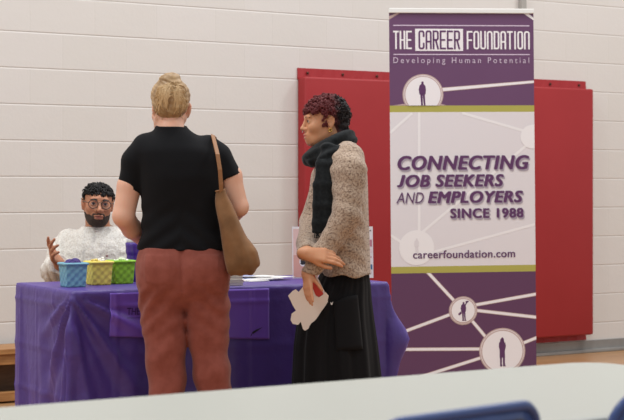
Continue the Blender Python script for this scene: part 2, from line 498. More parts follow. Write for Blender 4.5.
PURP, PALE, FAINT, GREEN, WHITE, TAN, DEEP, LAV = range(8)
pb = bmesh.new()
L0, R0, T0, B0 = 389.0, 534.0, 13.2, 384.0
EPS = .0006
def rect(u, v): return (u-max(0, v-14)*.0091, v)
def lay(poly, layer, mi, bm=pb):
    vs = [bm.verts.new((bp(u, v)[0], -EPS*layer, bp(u, v)[1])) for u, v in poly]
    try: bm.faces.new(vs).material_index = mi
    except ValueError: pass
def clip_poly(poly, lo=None, hi=None, axis=0):
    """Sutherland-Hodgman against one pair of limits"""
    for lim, sgn in ((lo, 1), (hi, -1)):
        if lim is None: continue
        out = []
        for i in range(len(poly)):
            a, b = poly[i], poly[(i+1) % len(poly)]
            ia, ib = sgn*(a[axis]-lim) >= 0, sgn*(b[axis]-lim) >= 0
            if ia: out.append(a)
            if ia != ib:
                t = (lim-a[axis])/(b[axis]-a[axis]); out.append((a[0]+t*(b[0]-a[0]), a[1]+t*(b[1]-a[1])))
        poly = out
        if not poly: return []
    return poly
def layc(poly, layer, mi, top, bot):
    poly = [rect(*q) for q in poly]
    poly = clip_poly(clip_poly(poly, L0+.05, R0-.05, 0), top, bot, 1)
    if len(poly) > 2: lay(poly, layer, mi)
def beam(a, b, w0, w1, layer, mi, top, bot):
    dx, dy = b[0]-a[0], b[1]-a[1]; L = math.hypot(dx, dy); nx, ny = -dy/L, dx/L
    layc([(a[0]+nx*w0/2, a[1]+ny*w0/2), (b[0]+nx*w1/2, b[1]+ny*w1/2), (b[0]-nx*w1/2, b[1]-ny*w1/2), (a[0]-nx*w0/2, a[1]-ny*w0/2)], layer, mi, top, bot)
def disc(c, r, layer, mi, top, bot, n=48):
    layc([(c[0]+r*math.cos(2*math.pi*i/n), c[1]+r*math.sin(2*math.pi*i/n)) for i in range(n)], layer, mi, top, bot)
# cloth panel with thickness: the back sheet
def sheet(u0, u1, v0, v1, mi):
    a, b = bp(u0, v0), bp(u1, v1)
    box(pb, ((a[0]+b[0])/2, .001, (a[1]+b[1])/2), (b[0]-a[0], .002, a[1]-b[1]), 0, None, mi)
sheet(L0, R0, T0, 105.5, PURP); sheet(L0, R0, 105.5, 112, GREEN); sheet(L0, R0, 112, 265.8, PALE); sheet(L0, R0, 265.8, 272.4, GREEN); sheet(L0, R0, 272.4, B0, 8)
# header
lay([(393, 25.1), (529.8, 25.1), (529.8, 26.1), (393, 26.1)], 1, LAV); lay([(393, 54), (529.8, 54), (529.8, 55), (393, 55)], 1, LAV)
lay([(414.8, 28.9), (462.7, 28.9), (462.7, 51), (414.8, 51)], 1, WHITE)
layc([(389, 20), (389, 16.5), (397, 13.3), (400, 13.3)], 1, TAN, 13.3, 105); layc([(524, 13.3), (529, 13.3), (534, 17.5), (534, 20)], 1, WHITE, 13.3, 105)
def ringed(c, ro, ri, top, bot):
    disc(c, ro, 2, TAN, top, bot); disc(c, ro-1.2, 3, WHITE, top, bot); disc(c, ri+1.1, 4, TAN, top, bot); disc(c, ri, 5, WHITE, top, bot)
beam((438, 90), (534.5, 81.8), 4.2, 3.0, 1, TAN, 14, 105.4); beam((438, 90), (534.5, 81.8), 3.0, 2.0, 1.5, WHITE, 14, 105.4)
layc([(c_[0], c_[1]) for c_ in [(392, 105.5), (402, 104), (412, 103), (434, 103), (444, 104.5), (446, 105.5)]], 1, TAN, 14, 105.4)
ringed((422.8, 94.5), 20.4, 17.6, 14, 105.4)
# faint network on the pale field
for a, b, w0 in (((419, 105), (419, 246), 2.6), ((412, 113), (384, 138), 2.6), ((462, 113), (534, 134), 2.6), ((412, 240), (534, 140), 2.6), ((420, 255), (536, 225), 2.6), ((384, 230), (410, 247), 2.6)):
    beam(a, b, w0, w0, 1, FAINT, 112.2, 265.6)
disc((533, 137), 12, 2, FAINT, 112.2, 265.6); disc((416.5, 247), 17.5, 2, FAINT, 112.2, 265.6)
# lower network
for a, b in (((427, 271), (458, 305)), ((470, 306), (538, 295.2)), ((470, 309.8), (538, 318.8)), ((455, 312.5), (385, 337)), ((468, 316), (492, 345)), ((515, 347.5), (538, 339)), ((385, 347.7), (485, 349.4)), ((485, 357), (420, 376))):
    beam(a, b, 3.6, 3.6, 1, TAN, 272.6, B0-.1); beam(a, b, 2.5, 2.5, 1.5, WHITE, 272.6, B0-.1)
ringed((463, 310.6), 14.3, 11.6, 272.6, B0); ringed((502.5, 352), 23.3, 20.4, 272.6, B0-.1)
# silhouettes of people printed in the discs
def man(x, top, h, mi, layer=6, bot=500, arm=False, woman=False):
    def S(*pts): layc([(x+p[0]*h, top+p[1]*h) for p in pts], layer, mi, 0, bot)
    if woman:
        S(*[(.05*math.cos(a*.52), .06+.062*math.sin(a*.52)) for a in range(12)])
        S((-.07, .06), (.06, .06), (.075, .2), (-.085, .2))
        S((-.11, .17), (.1, .17), (.13, .3), (.1, .42), (.09, .47), (.1, .7), (-.09, .7), (-.09, .45), (-.12, .3))
        S((-.08, .7), (-.01, .7), (-.01, .97), (-.07, .97)); S((.02, .7), (.09, .7), (.1, .97), (.03, .97))
        S((-.07, .95), (0, .95), (.0, 1), (-.08, 1)); S((.03, .95), (.1, .95), (.13, 1), (.03, 1))
        return
    S(*[(.05*math.cos(a*.52), .065+.065*math.sin(a*.52)) for a in range(12)])
    S((-.035, .1), (.035, .1), (.11, .17), (.14, .33), (.12, .52), (.09, .52), (-.09, .52), (-.12, .52), (-.15, .33), (-.12, .17))
    S((-.09, .5), (.0, .5), (.02, .97), (-.05, .97)); S((0, .5), (.09, .5), (.12, .97), (.06, .97))
    S((-.07, .95), (.03, .95), (.03, 1), (-.07, 1)); S((.05, .95), (.13, .95), (.15, 1), (.05, 1))
    if arm:
        S((.06, .18), (.11, .2), (.2, .04), (.15, .0)); S((.1, -.03), (.26, -.06), (.27, .02), (.12, .05)); S((-.13, .5), (-.28, .62), (-.24, .72), (-.08, .6))
man(422.2, 81.4, 25, DEEP, bot=105.3); man(463.3, 301.8, 19, DEEP, arm=True); man(502.3, 338.2, 29, DEEP, woman=True)
man(416.5, 237.5, 17, PALE, layer=3)
bm_obj('banner_panel', pb, bmats, banner)
panel = [o for o in banner.children if o.name.startswith('banner_panel')][0]
def lettering(s, u0, u1, v0, v1, m, layer, bold=0.0, shear=0.0, spacing=1.0, heavy=0.0, parent=None, name='lettering'):
    """text whose inked box fills columns u0..u1 and rows v0..v1"""
    co, polys = text_mesh(s, bold, shear, spacing)
    if s.startswith('J'):                       # a capital J that stands on the baseline
        jc = text_mesh('J', bold, shear, spacing)[0]; top_ = jc[:, 1].max(); bot_ = jc[:, 1].min(); jm = co[:, 0] <= jc[:, 0].max()+1e-3
        co[jm, 1] = (co[jm, 1]-bot_)/(top_-bot_)*top_
    lo, hi = co.min(0), co.max(0)
    bm = bmesh.new()
    hx, hy = heavy, heavy*.5
    for q, (ox, oy) in enumerate(((0, 0), (-hx, 0), (hx, 0), (-hx*.5, -hy), (hx*.5, hy), (-hx, hy), (hx, -hy)) if heavy else ((0, 0),)):
        vs = []
        for c_ in co:
            u = u0+hx+ox+(c_[0]-lo[0])/(hi[0]-lo[0])*(u1-u0-2*hx); v = v1-hy-oy-(c_[1]-lo[1])/(hi[1]-lo[1])*(v1-v0-2*hy)
            x, z = bp(*rect(u, v)); vs.append(bm.verts.new((x, -EPS*(layer+.06*q), z)))
        for f in polys:
            try: bm.faces.new([vs[i] for i in f])
            except ValueError: pass
    me = bpy.data.meshes.new(name); bm.to_mesh(me); bm.free()
    o = link(name, me, m, parent or panel, False)
    return o
for sh, m, ly in ((1.7, M_bshade, 3), (0, M_bdeep, 4)):
    dx = 1.1*sh/1.7*1.0
    lettering('CONNECTING', 397.4+dx, 529.6+dx, 155.4+sh, 169.8+sh, m, ly, 0, .2, 1.1, .8)
    lettering('JOB SEEKERS', 397+dx, 504+dx, 174.3+sh, 186.8+sh, m, ly, 0, .2, 1.1, .8)
    lettering('AND', 396.2+dx*.7, 423.5+dx*.7, 191.9+sh*.8, 202.5+sh*.8, m, ly, -.004, .22)
    lettering('EMPLOYERS', 427.7+dx, 523.4+dx, 191+sh, 203+sh, m, ly, 0, .2, 1.1, .8)
    lettering('SINCE 1988', 450+dx, 524+dx, 208.4+sh, 218.2+sh, m, ly, 0, 0, 1.12, .62)
lettering('careerfoundation.com', 412.8, 515.4, 250, 257.9, M_bdeep, 4, 0, 0, 1.05, .2)
lettering('Developing Human Potential', 393.3, 529.6, 57.4, 65.0, M_blav, 3, -.002, 0, 1.5)
def logo_word(s, u0, u1, v0, v1, m, layer, sw=1.7):
    bm = bmesh.new(); n = len(s)
    wts = [.25 if c_ == 'I' else 1 for c_ in s]; gap = .62
    cell = (u1-u0-sw)/(sum(wts)+gap*(n-1))
    x = u0+sw/2
    for c_, wt in zip(s, wts):
        for pl in stroke_letter(c_):
            pts = [(x+(p[0]*cell if c_ != 'I' else .125*cell), v1-sw/2-p[1]*(v1-v0-sw)) for p in pl]
            # sweep a flat nib along the stroke
            L_, R_ = [], []
            closed = pts[0] == pts[-1] and len(pts) > 3
            if closed: pts = pts[:-1]
            N = len(pts)
            for i in range(N):
                a = pts[(i-1) % N] if (closed or i) else pts[i]; b = pts[(i+1) % N] if (closed or i < N-1) else pts[i]
                d1 = (pts[i][0]-a[0], pts[i][1]-a[1]); d2 = (b[0]-pts[i][0], b[1]-pts[i][1])
                l1 = math.hypot(*d1) or 1; l2 = math.hypot(*d2) or 1
                t = (d1[0]/l1+d2[0]/l2, d1[1]/l1+d2[1]/l2); lt = math.hypot(*t) or 1; t = (t[0]/lt, t[1]/lt)
                ca = 1
                if l1 and l2 and (closed or 0 < i < N-1):
                    ca = max(.6, t[0]*d1[0]/l1+t[1]*d1[1]/l1)
                nx, ny = -t[1]*sw/2/ca, t[0]*sw/2/ca
                ex = ey = 0
                if not closed and i == 0: ex, ey = -t[0]*sw/2, -t[1]*sw/2
                if not closed and i == N-1: ex, ey = t[0]*sw/2, t[1]*sw/2
                L_.append((pts[i][0]+nx+ex, pts[i][1]+ny+ey)); R_.append((pts[i][0]-nx+ex, pts[i][1]-ny+ey))
            V = lambda q: bm.verts.new((bp(*q)[0], -EPS*layer, bp(*q)[1]))
            Lv = [V(q) for q in L_]; Rv = [V(q) for q in R_]
            for i in range(N if closed else N-1):
                j = (i+1) % N
                bm.faces.new((Lv[i], Lv[j], Rv[j], Rv[i]))
            layer += .02
        x += cell*(wt+gap)
    me = bpy.data.meshes.new('lettering'); bm.to_mesh(me); bm.free()
    link('lettering', me, m, panel, False)
logo_word('THE', 392.8, 411.4, 31, 49.3, M_bwhite, 2); logo_word('CAREER', 418, 459.6, 30.6, 49.4, M_bdeep, 3); logo_word('FOUNDATION', 466.3, 530, 31, 49.3, M_bwhite, 2)
M_alu = mat('white_aluminium', (236, 236, 232), .35, metal=.1)
a = bp(L0, 8.6); b_ = bp(R0, 13.4)
bm = bmesh.new(); box(bm, ((a[0]+b_[0])/2, 0, (a[1]+b_[1])/2), (b_[0]-a[0]+.004, .022, a[1]-b_[1]), .004); bm_obj('top_rail', bm, M_alu, banner)
bm = bmesh.new(); tube(bm, [(0, .04, .06), (0, .03, 2.0), (0, .012, 2.15)], .009, 10); bm_obj('support_pole', bm, M_grey, banner, True)
bm = bmesh.new(); box(bm, ((a[0]+b_[0])/2, .03, .05), (b_[0]-a[0]+.03, .1, .08), .02); bm_obj('base', bm, mat('silver_base', (180, 180, 182), .3, metal=.8), banner)
for s in (-.25, .25):
    bm = bmesh.new(); box(bm, (s, .02, .008), (.05, .34, .016), .006); bm_obj('foot', bm, M_grey, banner)
# the banner leans a hair to the left
for o in banner.children:
    pass
banner.rotation_euler = (0, math.radians(-.52), byaw)
# ------------------------------------------------------------------ the table with the purple cloth
TT = math.radians(28); TL, TD, TH_ = 1.475, .71, .74
td = Vector((math.cos(TT), math.sin(TT), 0)); tn = Vector((-math.sin(TT), math.cos(TT), 0))
A0 = Vector((-.965, 6.946, 0)); tc = A0 + td*TL/2 + tn*TD/2
M_ply = mat('table_grey', (190, 188, 184), .5); M_steel = mat('folding_steel', (70, 70, 74), .35, metal=.8)
tab = thing('folding_table', 'folding table hidden under the shiny purple plastic cloth', 'table', (tc.x, tc.y, 0), TT)
bm = bmesh.new(); box(bm, (0, 0, .712), (TL-.02, TD-.02, .04), .008); bm_obj('tabletop', bm, M_ply, tab)
for sx in (-1, 1):
    for sy in (-1, 1):
        bm = bmesh.new(); tube(bm, [(sx*.55, sy*.26, .008), (sx*.55, sy*.26, .69)], .014, 10); bm_obj('leg', bm, M_steel, tab, True)
    bm = bmesh.new(); tube(bm, [(sx*.55, -.26, .35), (sx*.55, .26, .35)], .01, 8); bm_obj('crossbar', bm, M_steel, tab, True)

def sst(a, b, x):
    t = max(0, min(1, (x-a)/(b-a))); return t*t*(3-2*t)
def rr_perim(w, d, r, step):
    pts = []
    hw, hd = w/2, d/2
    def seg(a, b, n):
        L = math.dist(a, b); k = max(1, int(L/step))
        for i in range(k): pts.append((a[0]+(b[0]-a[0])*i/k, a[1]+(b[1]-a[1])*i/k, n[0], n[1]))
    def cor(cx, cy, a0):
        for i in range(10):
            a = math.radians(a0+90*i/10); pts.append((cx+r*math.cos(a), cy+r*math.sin(a), math.cos(a), math.sin(a)))
    seg((-hw+r, -hd), (hw-r, -hd), (0, -1)); cor(hw-r, -hd+r, -90); seg((hw, -hd+r), (hw, hd-r), (1, 0)); cor(hw-r, hd-r, 0)
    seg((hw-r, hd), (-hw+r, hd), (0, 1)); cor(-hw+r, hd-r, 90); seg((-hw, hd-r), (-hw, -hd+r), (-1, 0)); cor(-hw+r, -hd+r, 180)
    return pts
def drape(x, y, nx, ny, f, h):
    """outward push of the cloth at fraction f of its fall, h metres below the top"""
    wl, wr, wf = max(0, -nx)**2, max(0, nx)**2, max(0, -ny)**2
    o = .006 + .010*f
    corner = 4*(nx*ny)**2
    dl = max(0, 1-math.hypot(x+TL/2, y+TD/2)/.42)            # closeness to the front left corner
    dr = max(0, 1-math.hypot(x-TL/2, y+TD/2)/.30)
    s = x if wf > .5 else y
    o += f*(.010*math.sin(s*23+.5)+.007*math.sin(s*41+1.1+h*3)+.002*math.sin(s*67+h*6))*(.45+.7*dl+.6*dr+.25*wl)
    # folds fanning out from the left corner
    if dl > 0:
        ang = math.atan2(h, abs(s+(TL/2 if wf > .5 else TD/2))+.02)
        o += dl*min(1, h/.12)*(.016*math.sin(ang*15)+.008*math.sin(ang*27+1))
    o += corner*f*(.035 if x < 0 and ny < 0 else 0 if x < 0 else .02)
    o += wr*.078*math.exp(-((h-.25)/.10)**2) + wr*f*.02 - wl*f*.01
    # creases from packing
    for q, per in ((s+.04, .205), (h+.03, .19)):
        e = abs((q/per) % 1-.5)*per; o += .0045*max(0, 1-e/.012)
    return o
M_cloth = mat('purple_plastic', (76, 55, 132), .42, bump=.5, bscale=16, bdist=.01, spec=.5)
cl = thing('tablecloth', 'shiny purple plastic cloth draped over the front display table', 'tablecloth', (tc.x, tc.y, 0), TT)
per = rr_perim(TL, TD, .02, .011); NP = len(per); NL = 44
bm = bmesh.new(); rings = []
ztop = TH_+.002
for (x, y, nx, ny) in per: pass
rings.append([bm.verts.new((x*.992, y*.985, ztop)) for (x, y, nx, ny) in per])
rings.append([bm.verts.new((x+nx*.002, y+ny*.002, ztop-.001)) for (x, y, nx, ny) in per])
for j in range(1, NL+1):
    f = j/NL; R_ = []
    for (x, y, nx, ny) in per:
        hem = .10*max(0, -ny)**2 + .17*max(0, -nx)**2 + .47*max(0, nx)**2 + .42*max(0, ny)**2
        h = (ztop-hem)*f
        h += f**3*.008*math.sin(x*31+y*27)
        o = drape(x, y, nx, ny, f, h)
        if j == 1: o = .006
        tx = -.03*f*4*(nx*ny)**2 if (nx < 0 and ny < 0) else 0
        R_.append(bm.verts.new((x+nx*o+tx, y+ny*o, ztop-h)))
    rings.append(R_)
for a, b in zip(rings, rings[1:]):
    for i in range(NP):
        k = (i+1) % NP; bm.faces.new((a[i], a[k], b[k], b[i]))
bm.faces.new(rings[0])
clo = bm_obj('cloth', bm, M_cloth, cl, True)
sm = clo.modifiers.new('thick', 'SOLIDIFY'); sm.thickness = .0015; sm.offset = -1

def table_xy(px, Z):
    P = at(px, 0, Z); q = Vector((P.x, P.y, 0))-tc; return q.dot(td), q.dot(tn)
bs_ = M_cloth.node_tree.nodes['Principled BSDF']; bs_.inputs['Sheen Weight'].default_value = .35; bs_.inputs['Sheen Tint'].default_value = lin((140, 116, 230)); bs_.inputs['Sheen Roughness'].default_value = .4
# violet sheet taped to the front of the cloth
def front_x(px):
    u = (px-CX)/F; # point on the front edge seen at this column
    t = (u*A0.y-A0.x)/(td.x-u*td.y); return t-TL/2
xa, xb = front_x(109), front_x(268)
M_runner = mat('violet_plastic', (112, 78, 184), .4, bump=.25, bscale=20, bdist=.004)
M_rtext = mat('violet_dark_print', (58, 34, 110), .5); M_rlogo = mat('black_print', (28, 20, 40), .5)
tb = thing('table_banner', 'lighter violet plastic sheet hanging on the front of the purple tablecloth', 'table banner', (tc.x, tc.y, 0), TT)
def sheet_pt(x, z, off=.004):
    h = ztop-z; f = h/(ztop-.10)
    return (x, -TD/2-drape(x, -TD/2, 0, -1, f, h)-off, z)
bm = bmesh.new(); NX, NZ = 80, 24; g = []
for i in range(NX+1):
    x = xa+(xb-xa)*i/NX; zb = .553-.04*i/NX
    g.append([bm.verts.new(sheet_pt(x, (ztop-.012)+(zb-(ztop-.012))*j/NZ)) for j in range(NZ+1)])
for i in range(NX):
    for j in range(NZ): bm.faces.new((g[i][j], g[i+1][j], g[i+1][j+1], g[i][j+1]))
sh = bm_obj('sheet', bm, M_runner, tb, True)
sm = sh.modifiers.new('thick', 'SOLIDIFY'); sm.thickness = .0015; sm.offset = 1
def sheet_text(s, x0, x1, z0, z1, m, bold=.01, parent=None):
    co, polys = text_mesh(s, bold); lo, hi = co.min(0), co.max(0)
    bm = bmesh.new(); vs = []
    for c_ in co:
        x = x0+(c_[0]-lo[0])/(hi[0]-lo[0])*(x1-x0); z = z0+(c_[1]-lo[1])/(hi[1]-lo[1])*(z1-z0); vs.append(bm.verts.new(sheet_pt(x, z, .0068)))
    for f in polys:
        try: bm.faces.new([vs[i] for i in f])
        except ValueError: pass
    me = bpy.data.meshes.new('lettering'); bm.to_mesh(me); bm.free()
    return link('lettering', me, m, parent, False)
sheet_text('THE CAREER', front_x(126), front_x(166), .638, .668, M_rtext, .015, sh)
sheet_text('Developing Human Potential', front_x(126), front_x(178), .622, .63, M_rtext, 0, sh)
bm = bmesh.new()
ck = [(248.5, 336.5), (250.5, 331.5), (254, 329.5), (261, 326.8), (255, 331), (252, 333)]
vs = []
for u, v in ck:
    x = front_x(u); Zf = (A0+td*(x+TL/2)).y; vs.append(bm.verts.new(sheet_pt(x, CAMH+(HY-v)*Zf/F, .0068)))
bm.faces.new(vs); bm_obj('logo', bm, M_rlogo, sh)

# ------------------------------------------------------------------ woven paper baskets
def basket(px, py, col, cname, label, fill):
    Z = 730/(py-HY)
    P = at(px, py, Z)
    root = thing('woven_basket', label, 'basket', (P.x, P.y, ztop+.001), math.radians(28), 'woven baskets in a row on the purple table')
    m = mat('basket_'+cname, col, .6, bump=.1, bscale=150)
    wb, wt, h = .0405, .0475, .102
    bm = bmesh.new(); n = 24; nz = 20
    out = []
    for j in range(nz+1):
        f = j/nz; hw = wb+(wt-wb)*f; ring = []
        for sd in range(4):
            for i in range(n):
                s = -1+2*i/n
                a = math.sin((i/n)*math.pi*5)*math.sin(f*math.pi*6)
                b_ = hw + .0028*a*(1 if sd % 2 else -1)*(1 if 0 < j < nz else 0)
                x, y = [(s*hw, -b_), (b_, s*hw), (-s*hw, b_), (-b_, -s*hw)][sd]
                ring.append(bm.verts.new((x, y, h*f)))
        out.append(ring)
    N = 4*n
    for A, B in zip(out, out[1:]):
        for i in range(N): bm.faces.new((A[i], A[(i+1) % N], B[(i+1) % N], B[i]))
    inn = [bm.verts.new((v.co.x*.93, v.co.y*.93, v.co.z)) for v in out[-1]]
    low = [bm.verts.new((v.co.x*.9, v.co.y*.9, .008)) for v in out[0]]
    for A, B in ((out[-1], inn), (inn, low)):
        for i in range(N): bm.faces.new((A[i], A[(i+1) % N], B[(i+1) % N], B[i]))
    bm.faces.new(low); bm.faces.new(out[0][::-1])
    bm_obj('body', bm, m, root, True)
    bm = bmesh.new(); rr = round_rect(wt*2+.004, wt*2+.004, .006, 3)
    tube(bm, [(x, y, h-.006) for x, y in rr], .0052, 8, closed=True)
    bm_obj('rim', bm, m, root, True)
    rnd = random.Random(px)
    for (name, cat, mats_, lab, grp, n_, r) in fill:
        for i in range(n_):
            a = i*2.4; q = .023*math.sqrt((i+.3)/n_)
            lp = Vector((q*math.cos(a), q*math.sin(a), 0)); lp.rotate(Euler((0, 0, math.radians(28))))
            bm = bmesh.new()
            if name == 'yarn_ball':
                bmesh.ops.create_uvsphere(bm, u_segments=20, v_segments=12, radius=r)
                for k in range(12):
                    R3 = Euler((rnd.uniform(0, 3), rnd.uniform(0, 3), rnd.uniform(0, 3))).to_matrix()
                    tube(bm, [R3 @ Vector((r*.99*math.cos(t), r*.99*math.sin(t), r*.12*math.sin(2*t))) for t in [2*math.pi*s/24 for s in range(24)]], .0022, 5, closed=True)
            else:
                bmesh.ops.create_uvsphere(bm, u_segments=12, v_segments=8, radius=r)
                for v in bm.verts: v.co = Vector((v.co.x*1.25, v.co.y*.9, v.co.z*.7))
                for s in (-1, 1):
                    tube(bm, [(s*r*1.1, 0, 0), (s*r*1.5, 0, .001), (s*r*2.0, 0, .002)], [.002, .004, .007], 7)
                bmesh.ops.rotate(bm, verts=bm.verts, matrix=Euler((rnd.uniform(-.5, .5), rnd.uniform(-.4, .4), rnd.uniform(0, 3))).to_matrix())
            mm = mats_[i % len(mats_)]
            o = bm_obj(name, bm, mm, None, True); o.location = (P.x+lp.x, P.y+lp.y, ztop+h-.005+rnd.uniform(-.002, .008)-(.006 if name == 'yarn_ball' else 0))
            tag(o, lab, cat, grp)
M_yarn = mat('purple_yarn', (82, 66, 130), .8); M_cw = mat('candy_white', (236, 232, 224), .4); M_cy = mat('candy_yellow', (226, 204, 120), .4); M_cp = mat('candy_pale_green', (214, 226, 190), .4)
basket(73, 287.3, (122, 176, 196), 'blue', 'pale blue woven basket of purple balls near the table corner', [('yarn_ball', 'ball', [M_yarn], 'dark purple ball in the pale blue woven basket', 'purple balls in the blue basket', 3, .025)])
basket(98.6, 285.2, (236, 218, 104), 'yellow', 'yellow woven basket of wrapped sweets between blue and green baskets', [('wrapped_candy', 'candy', [M_cw, M_cy, M_cw], 'small wrapped sweet heaped in the yellow woven basket', 'sweets in the yellow basket', 9, .012)])
basket(121, 284.0, (142, 198, 50), 'green', 'bright green woven basket beside the standing woman in black tee', [('wrapped_candy', 'candy', [M_cp, M_cw], 'small pale sweet in the bright green woven basket', 'sweets in the green basket', 7, .011)])

# purple bottle with a white cap
M_bot = mat('purple_bottle', (74, 44, 140), .25, spec=.6); M_cap = mat('white_cap', (232, 230, 228), .4)
Z = 7.66; P = at(133.5, 0, Z); s_ = Z/F
bt = thing('drink_bottle', 'purple plastic bottle with white cap behind the green basket', 'bottle', (P.x, P.y, ztop))
bm = bmesh.new(); lathe(bm, [(.026, 0), (.031, .006), (.0315, .10), (.030, .115), (.031, .12), (.0335, .125), (.035, .135), (.0345, .15), (.036, .158), (.036, .17), (.03, .174)], 32); bm_obj('body', bm, M_bot, bt, True)
bm = bmesh.new(); lathe(bm, [(.029, .173), (.031, .176), (.031, .19), (.024, .2), (.013, .204), (.012, .218), (.009, .22)], 28); bm_obj('cap', bm, M_cap, bt, True)

# papers
M_paper = mat('white_paper', (232, 230, 228), .6); M_pages = mat('booklet_pages', (230, 226, 218), .6)
M_pr = [mat('brochure_print_pink', (214, 170, 170), .5), mat('brochure_print_blue', (150, 160, 200), .5), mat('brochure_print_grey', (190, 188, 196), .5)]
P = at(215.5, 285, 7.30); q = Vector((P.x, P.y, 0))
for i in range(4):
    bm = bmesh.new(); box(bm, (0, 0, .006), (.15, .21, .0115), .002)
    o = thing('booklet', ['pale booklet at the bottom of the stack right of the rust trousers', 'pale booklet second from bottom of the stack beside the rust trousers', 'pale booklet third up in the stack beside the rust trousers', 'pale booklet on top of the stack beneath the brown bag'][i], 'booklet', (q.x+.003*math.sin(i*2), q.y+.09+.002*i, ztop+.0005+i*.0122), TT+.03*math.sin(i*3), 'booklets stacked on the purple table')
    bm_obj('pages', bm, M_pages, o)
    bm = bmesh.new(); box(bm, (0, 0, .0118), (.152, .212, .0008)); bm_obj('cover', bm, M_paper, o)
spots = [(247, 281.4, .15, 0), (253, 281.0, -.25, 1), (259, 280.6, .2, 2), (265, 280.4, -.1, 0), (271, 280.0, .3, 2), (250, 280.2, .9, 1)]
fan_lab = ['white brochure at the left of the fan on purple cloth, nearest the booklets', 'white brochure second from the booklets in the spread on purple cloth', 'white brochure in the middle of the spread on purple cloth', 'white brochure right of the middle in the spread on purple cloth', 'white brochure at the right end of the spread, nearest the scarf woman', 'white brochure lying crosswise on top of the spread by the booklets']
for i, (px, py, rz, ci) in enumerate(spots):
    Z = 730/(py-HY)+.02; P = at(px, py, Z)
    o = thing('brochure', fan_lab[i], 'brochure', (P.x, P.y+.005, ztop+.0008+i*.0028), TT+rz, 'brochures fanned out on the purple table')
    bm = bmesh.new(); box(bm, (0, 0, .0012), (.10, .21, .0022)); bm_obj('sheet', bm, M_paper, o)
    bm = bmesh.new(); box(bm, (0, .02, .0025), (.085, .08, .0003)); bm_obj('printed_picture', bm, M_pr[ci], o)

# table-top poster on an easel back
PZ = 7.92; ps = PZ/F; P = at(333, 278.5, PZ)
po = thing('tabletop_poster', 'small white and pink poster standing on the table behind the scarf woman', 'poster', (P.x, P.y, ztop+.001), math.radians(6))
M_pw = mat('poster_white', (232, 226, 226), .5); M_pk = mat('poster_pink', (226, 190, 182), .5); M_pp = mat('poster_peach', (214, 160, 146), .5)
M_pm = mat('poster_mauve', (190, 130, 144), .5); M_pbk = mat('poster_black', (40, 38, 44), .5); M_pbl = mat('poster_blue', (70, 112, 150), .5); M_plv = mat('poster_pale_pink', (230, 212, 214), .5)
tilt = Matrix.Rotation(math.radians(-6), 4, 'X')
bm = bmesh.new()
def pxz(u, v): return ((u-333)*ps, (278.5-v)*ps)
def prect(u0, v0, u1, v1, mi, lay_):
    a, b = pxz(u0, v0), pxz(u1, v1)
    box(bm, ((a[0]+b[0])/2, -.0022-.0005*lay_, (a[1]+b[1])/2), (b[0]-a[0], .0004, a[1]-b[1]), 0, None, mi)
a, b = pxz(292.5, 226.8), pxz(373.8, 278.5)
box(bm, ((a[0]+b[0])/2, 0, (a[1]+b[1])/2), (b[0]-a[0], .004, a[1]-b[1]), 0, None, 0)
prect(293.4, 229, 318, 255.3, 1, 1); prect(293.4, 255.3, 318, 277.5, 2, 1); prect(318, 230, 345, 240, 3, 1); prect(318, 246, 345, 262, 6, 1)
prect(367, 240, 372.8, 247, 3, 1); prect(350, 240, 366, 247, 3, 1); prect(352, 249.5, 372.6, 253, 6, 1); prect(370, 265, 372.8, 270, 5, 1); prect(352, 265, 368, 270, 6, 1); prect(354, 272, 372, 274, 6, 1)
cx_, cz_ = pxz(303, 262)
vs = [bm.verts.new((cx_+.017*math.cos(k*.3927)*1.0, -.0032, cz_+.022*math.sin(k*.3927))) for k in range(16)]; bm.faces.new(vs).material_index = 0
vs = [bm.verts.new((cx_+.012*math.cos(k*.3927)*(1+.25*math.sin(k*3)), -.0036, cz_-.001+.015*math.sin(k*.3927)*(1+.2*math.cos(k*5)))) for k in range(16)]; bm.faces.new(vs).material_index = 4
for k in range(5): prect(366.5+k*1.2, 230.2+.3*(k % 2), 367.3+k*1.2, 231.6, 4, 1)
prect(371, 257, 372.2, 258.2, 3, 1)
for v in bm.verts: v.co = tilt @ v.co
pb_o = bm_obj('poster_board', bm, [M_pw, M_pk, M_pp, M_pm, M_pbk, M_pbl, M_plv], po)
bm = bmesh.new(); prism(bm, [(-.03, .006, .14), (.03, .006, .14), (.03, .1, 0), (-.03, .1, 0)], (0, .002, .001)); bm_obj('easel_leg', bm, M_pw, po)

# ------------------------------------------------------------------ nearest table and its chairs
M_top = mat('table_white_speckled', (184, 185, 175), .42, col2=(181, 182, 172), cscale=220, bump=.05, bscale=180, bdist=.001)
TA = math.radians(34.5); fd = Vector((math.cos(TA), math.sin(TA), 0)); fn = Vector((math.sin(TA), -math.cos(TA), 0))
FC = Vector((.682, 4.198, 0)); FL, FW = 1.83, .76
fc = FC - fd*FL/2 + fn*FW/2
ft = thing('folding_table', 'pale grey plastic table closest to the camera, cut off by the bottom edge', 'table', (fc.x, fc.y, 0), TA)
bm = bmesh.new(); rr = round_rect(FL, FW, .085, 10)
def rring(sc_, z): return [bm.verts.new((x*(1-sc_/abs(FL/2)), y*(1-sc_/abs(FW/2)), z)) for x, y in rr]
rs = [rring(.012, .695), rring(0, .705), rring(0, .728), rring(.003, .736), rring(.010, .74)]
for a, b in zip(rs, rs[1:]):
    for i in range(len(rr)): bm.faces.new((a[i], a[(i+1) % len(rr)], b[(i+1) % len(rr)], b[i]))
bm.faces.new(rs[-1]); bm.faces.new(rs[0][::-1])
bm_obj('tabletop', bm, M_top, ft)
M_gleg = mat('grey_leg_tube', (120, 122, 126), .4, metal=.6)
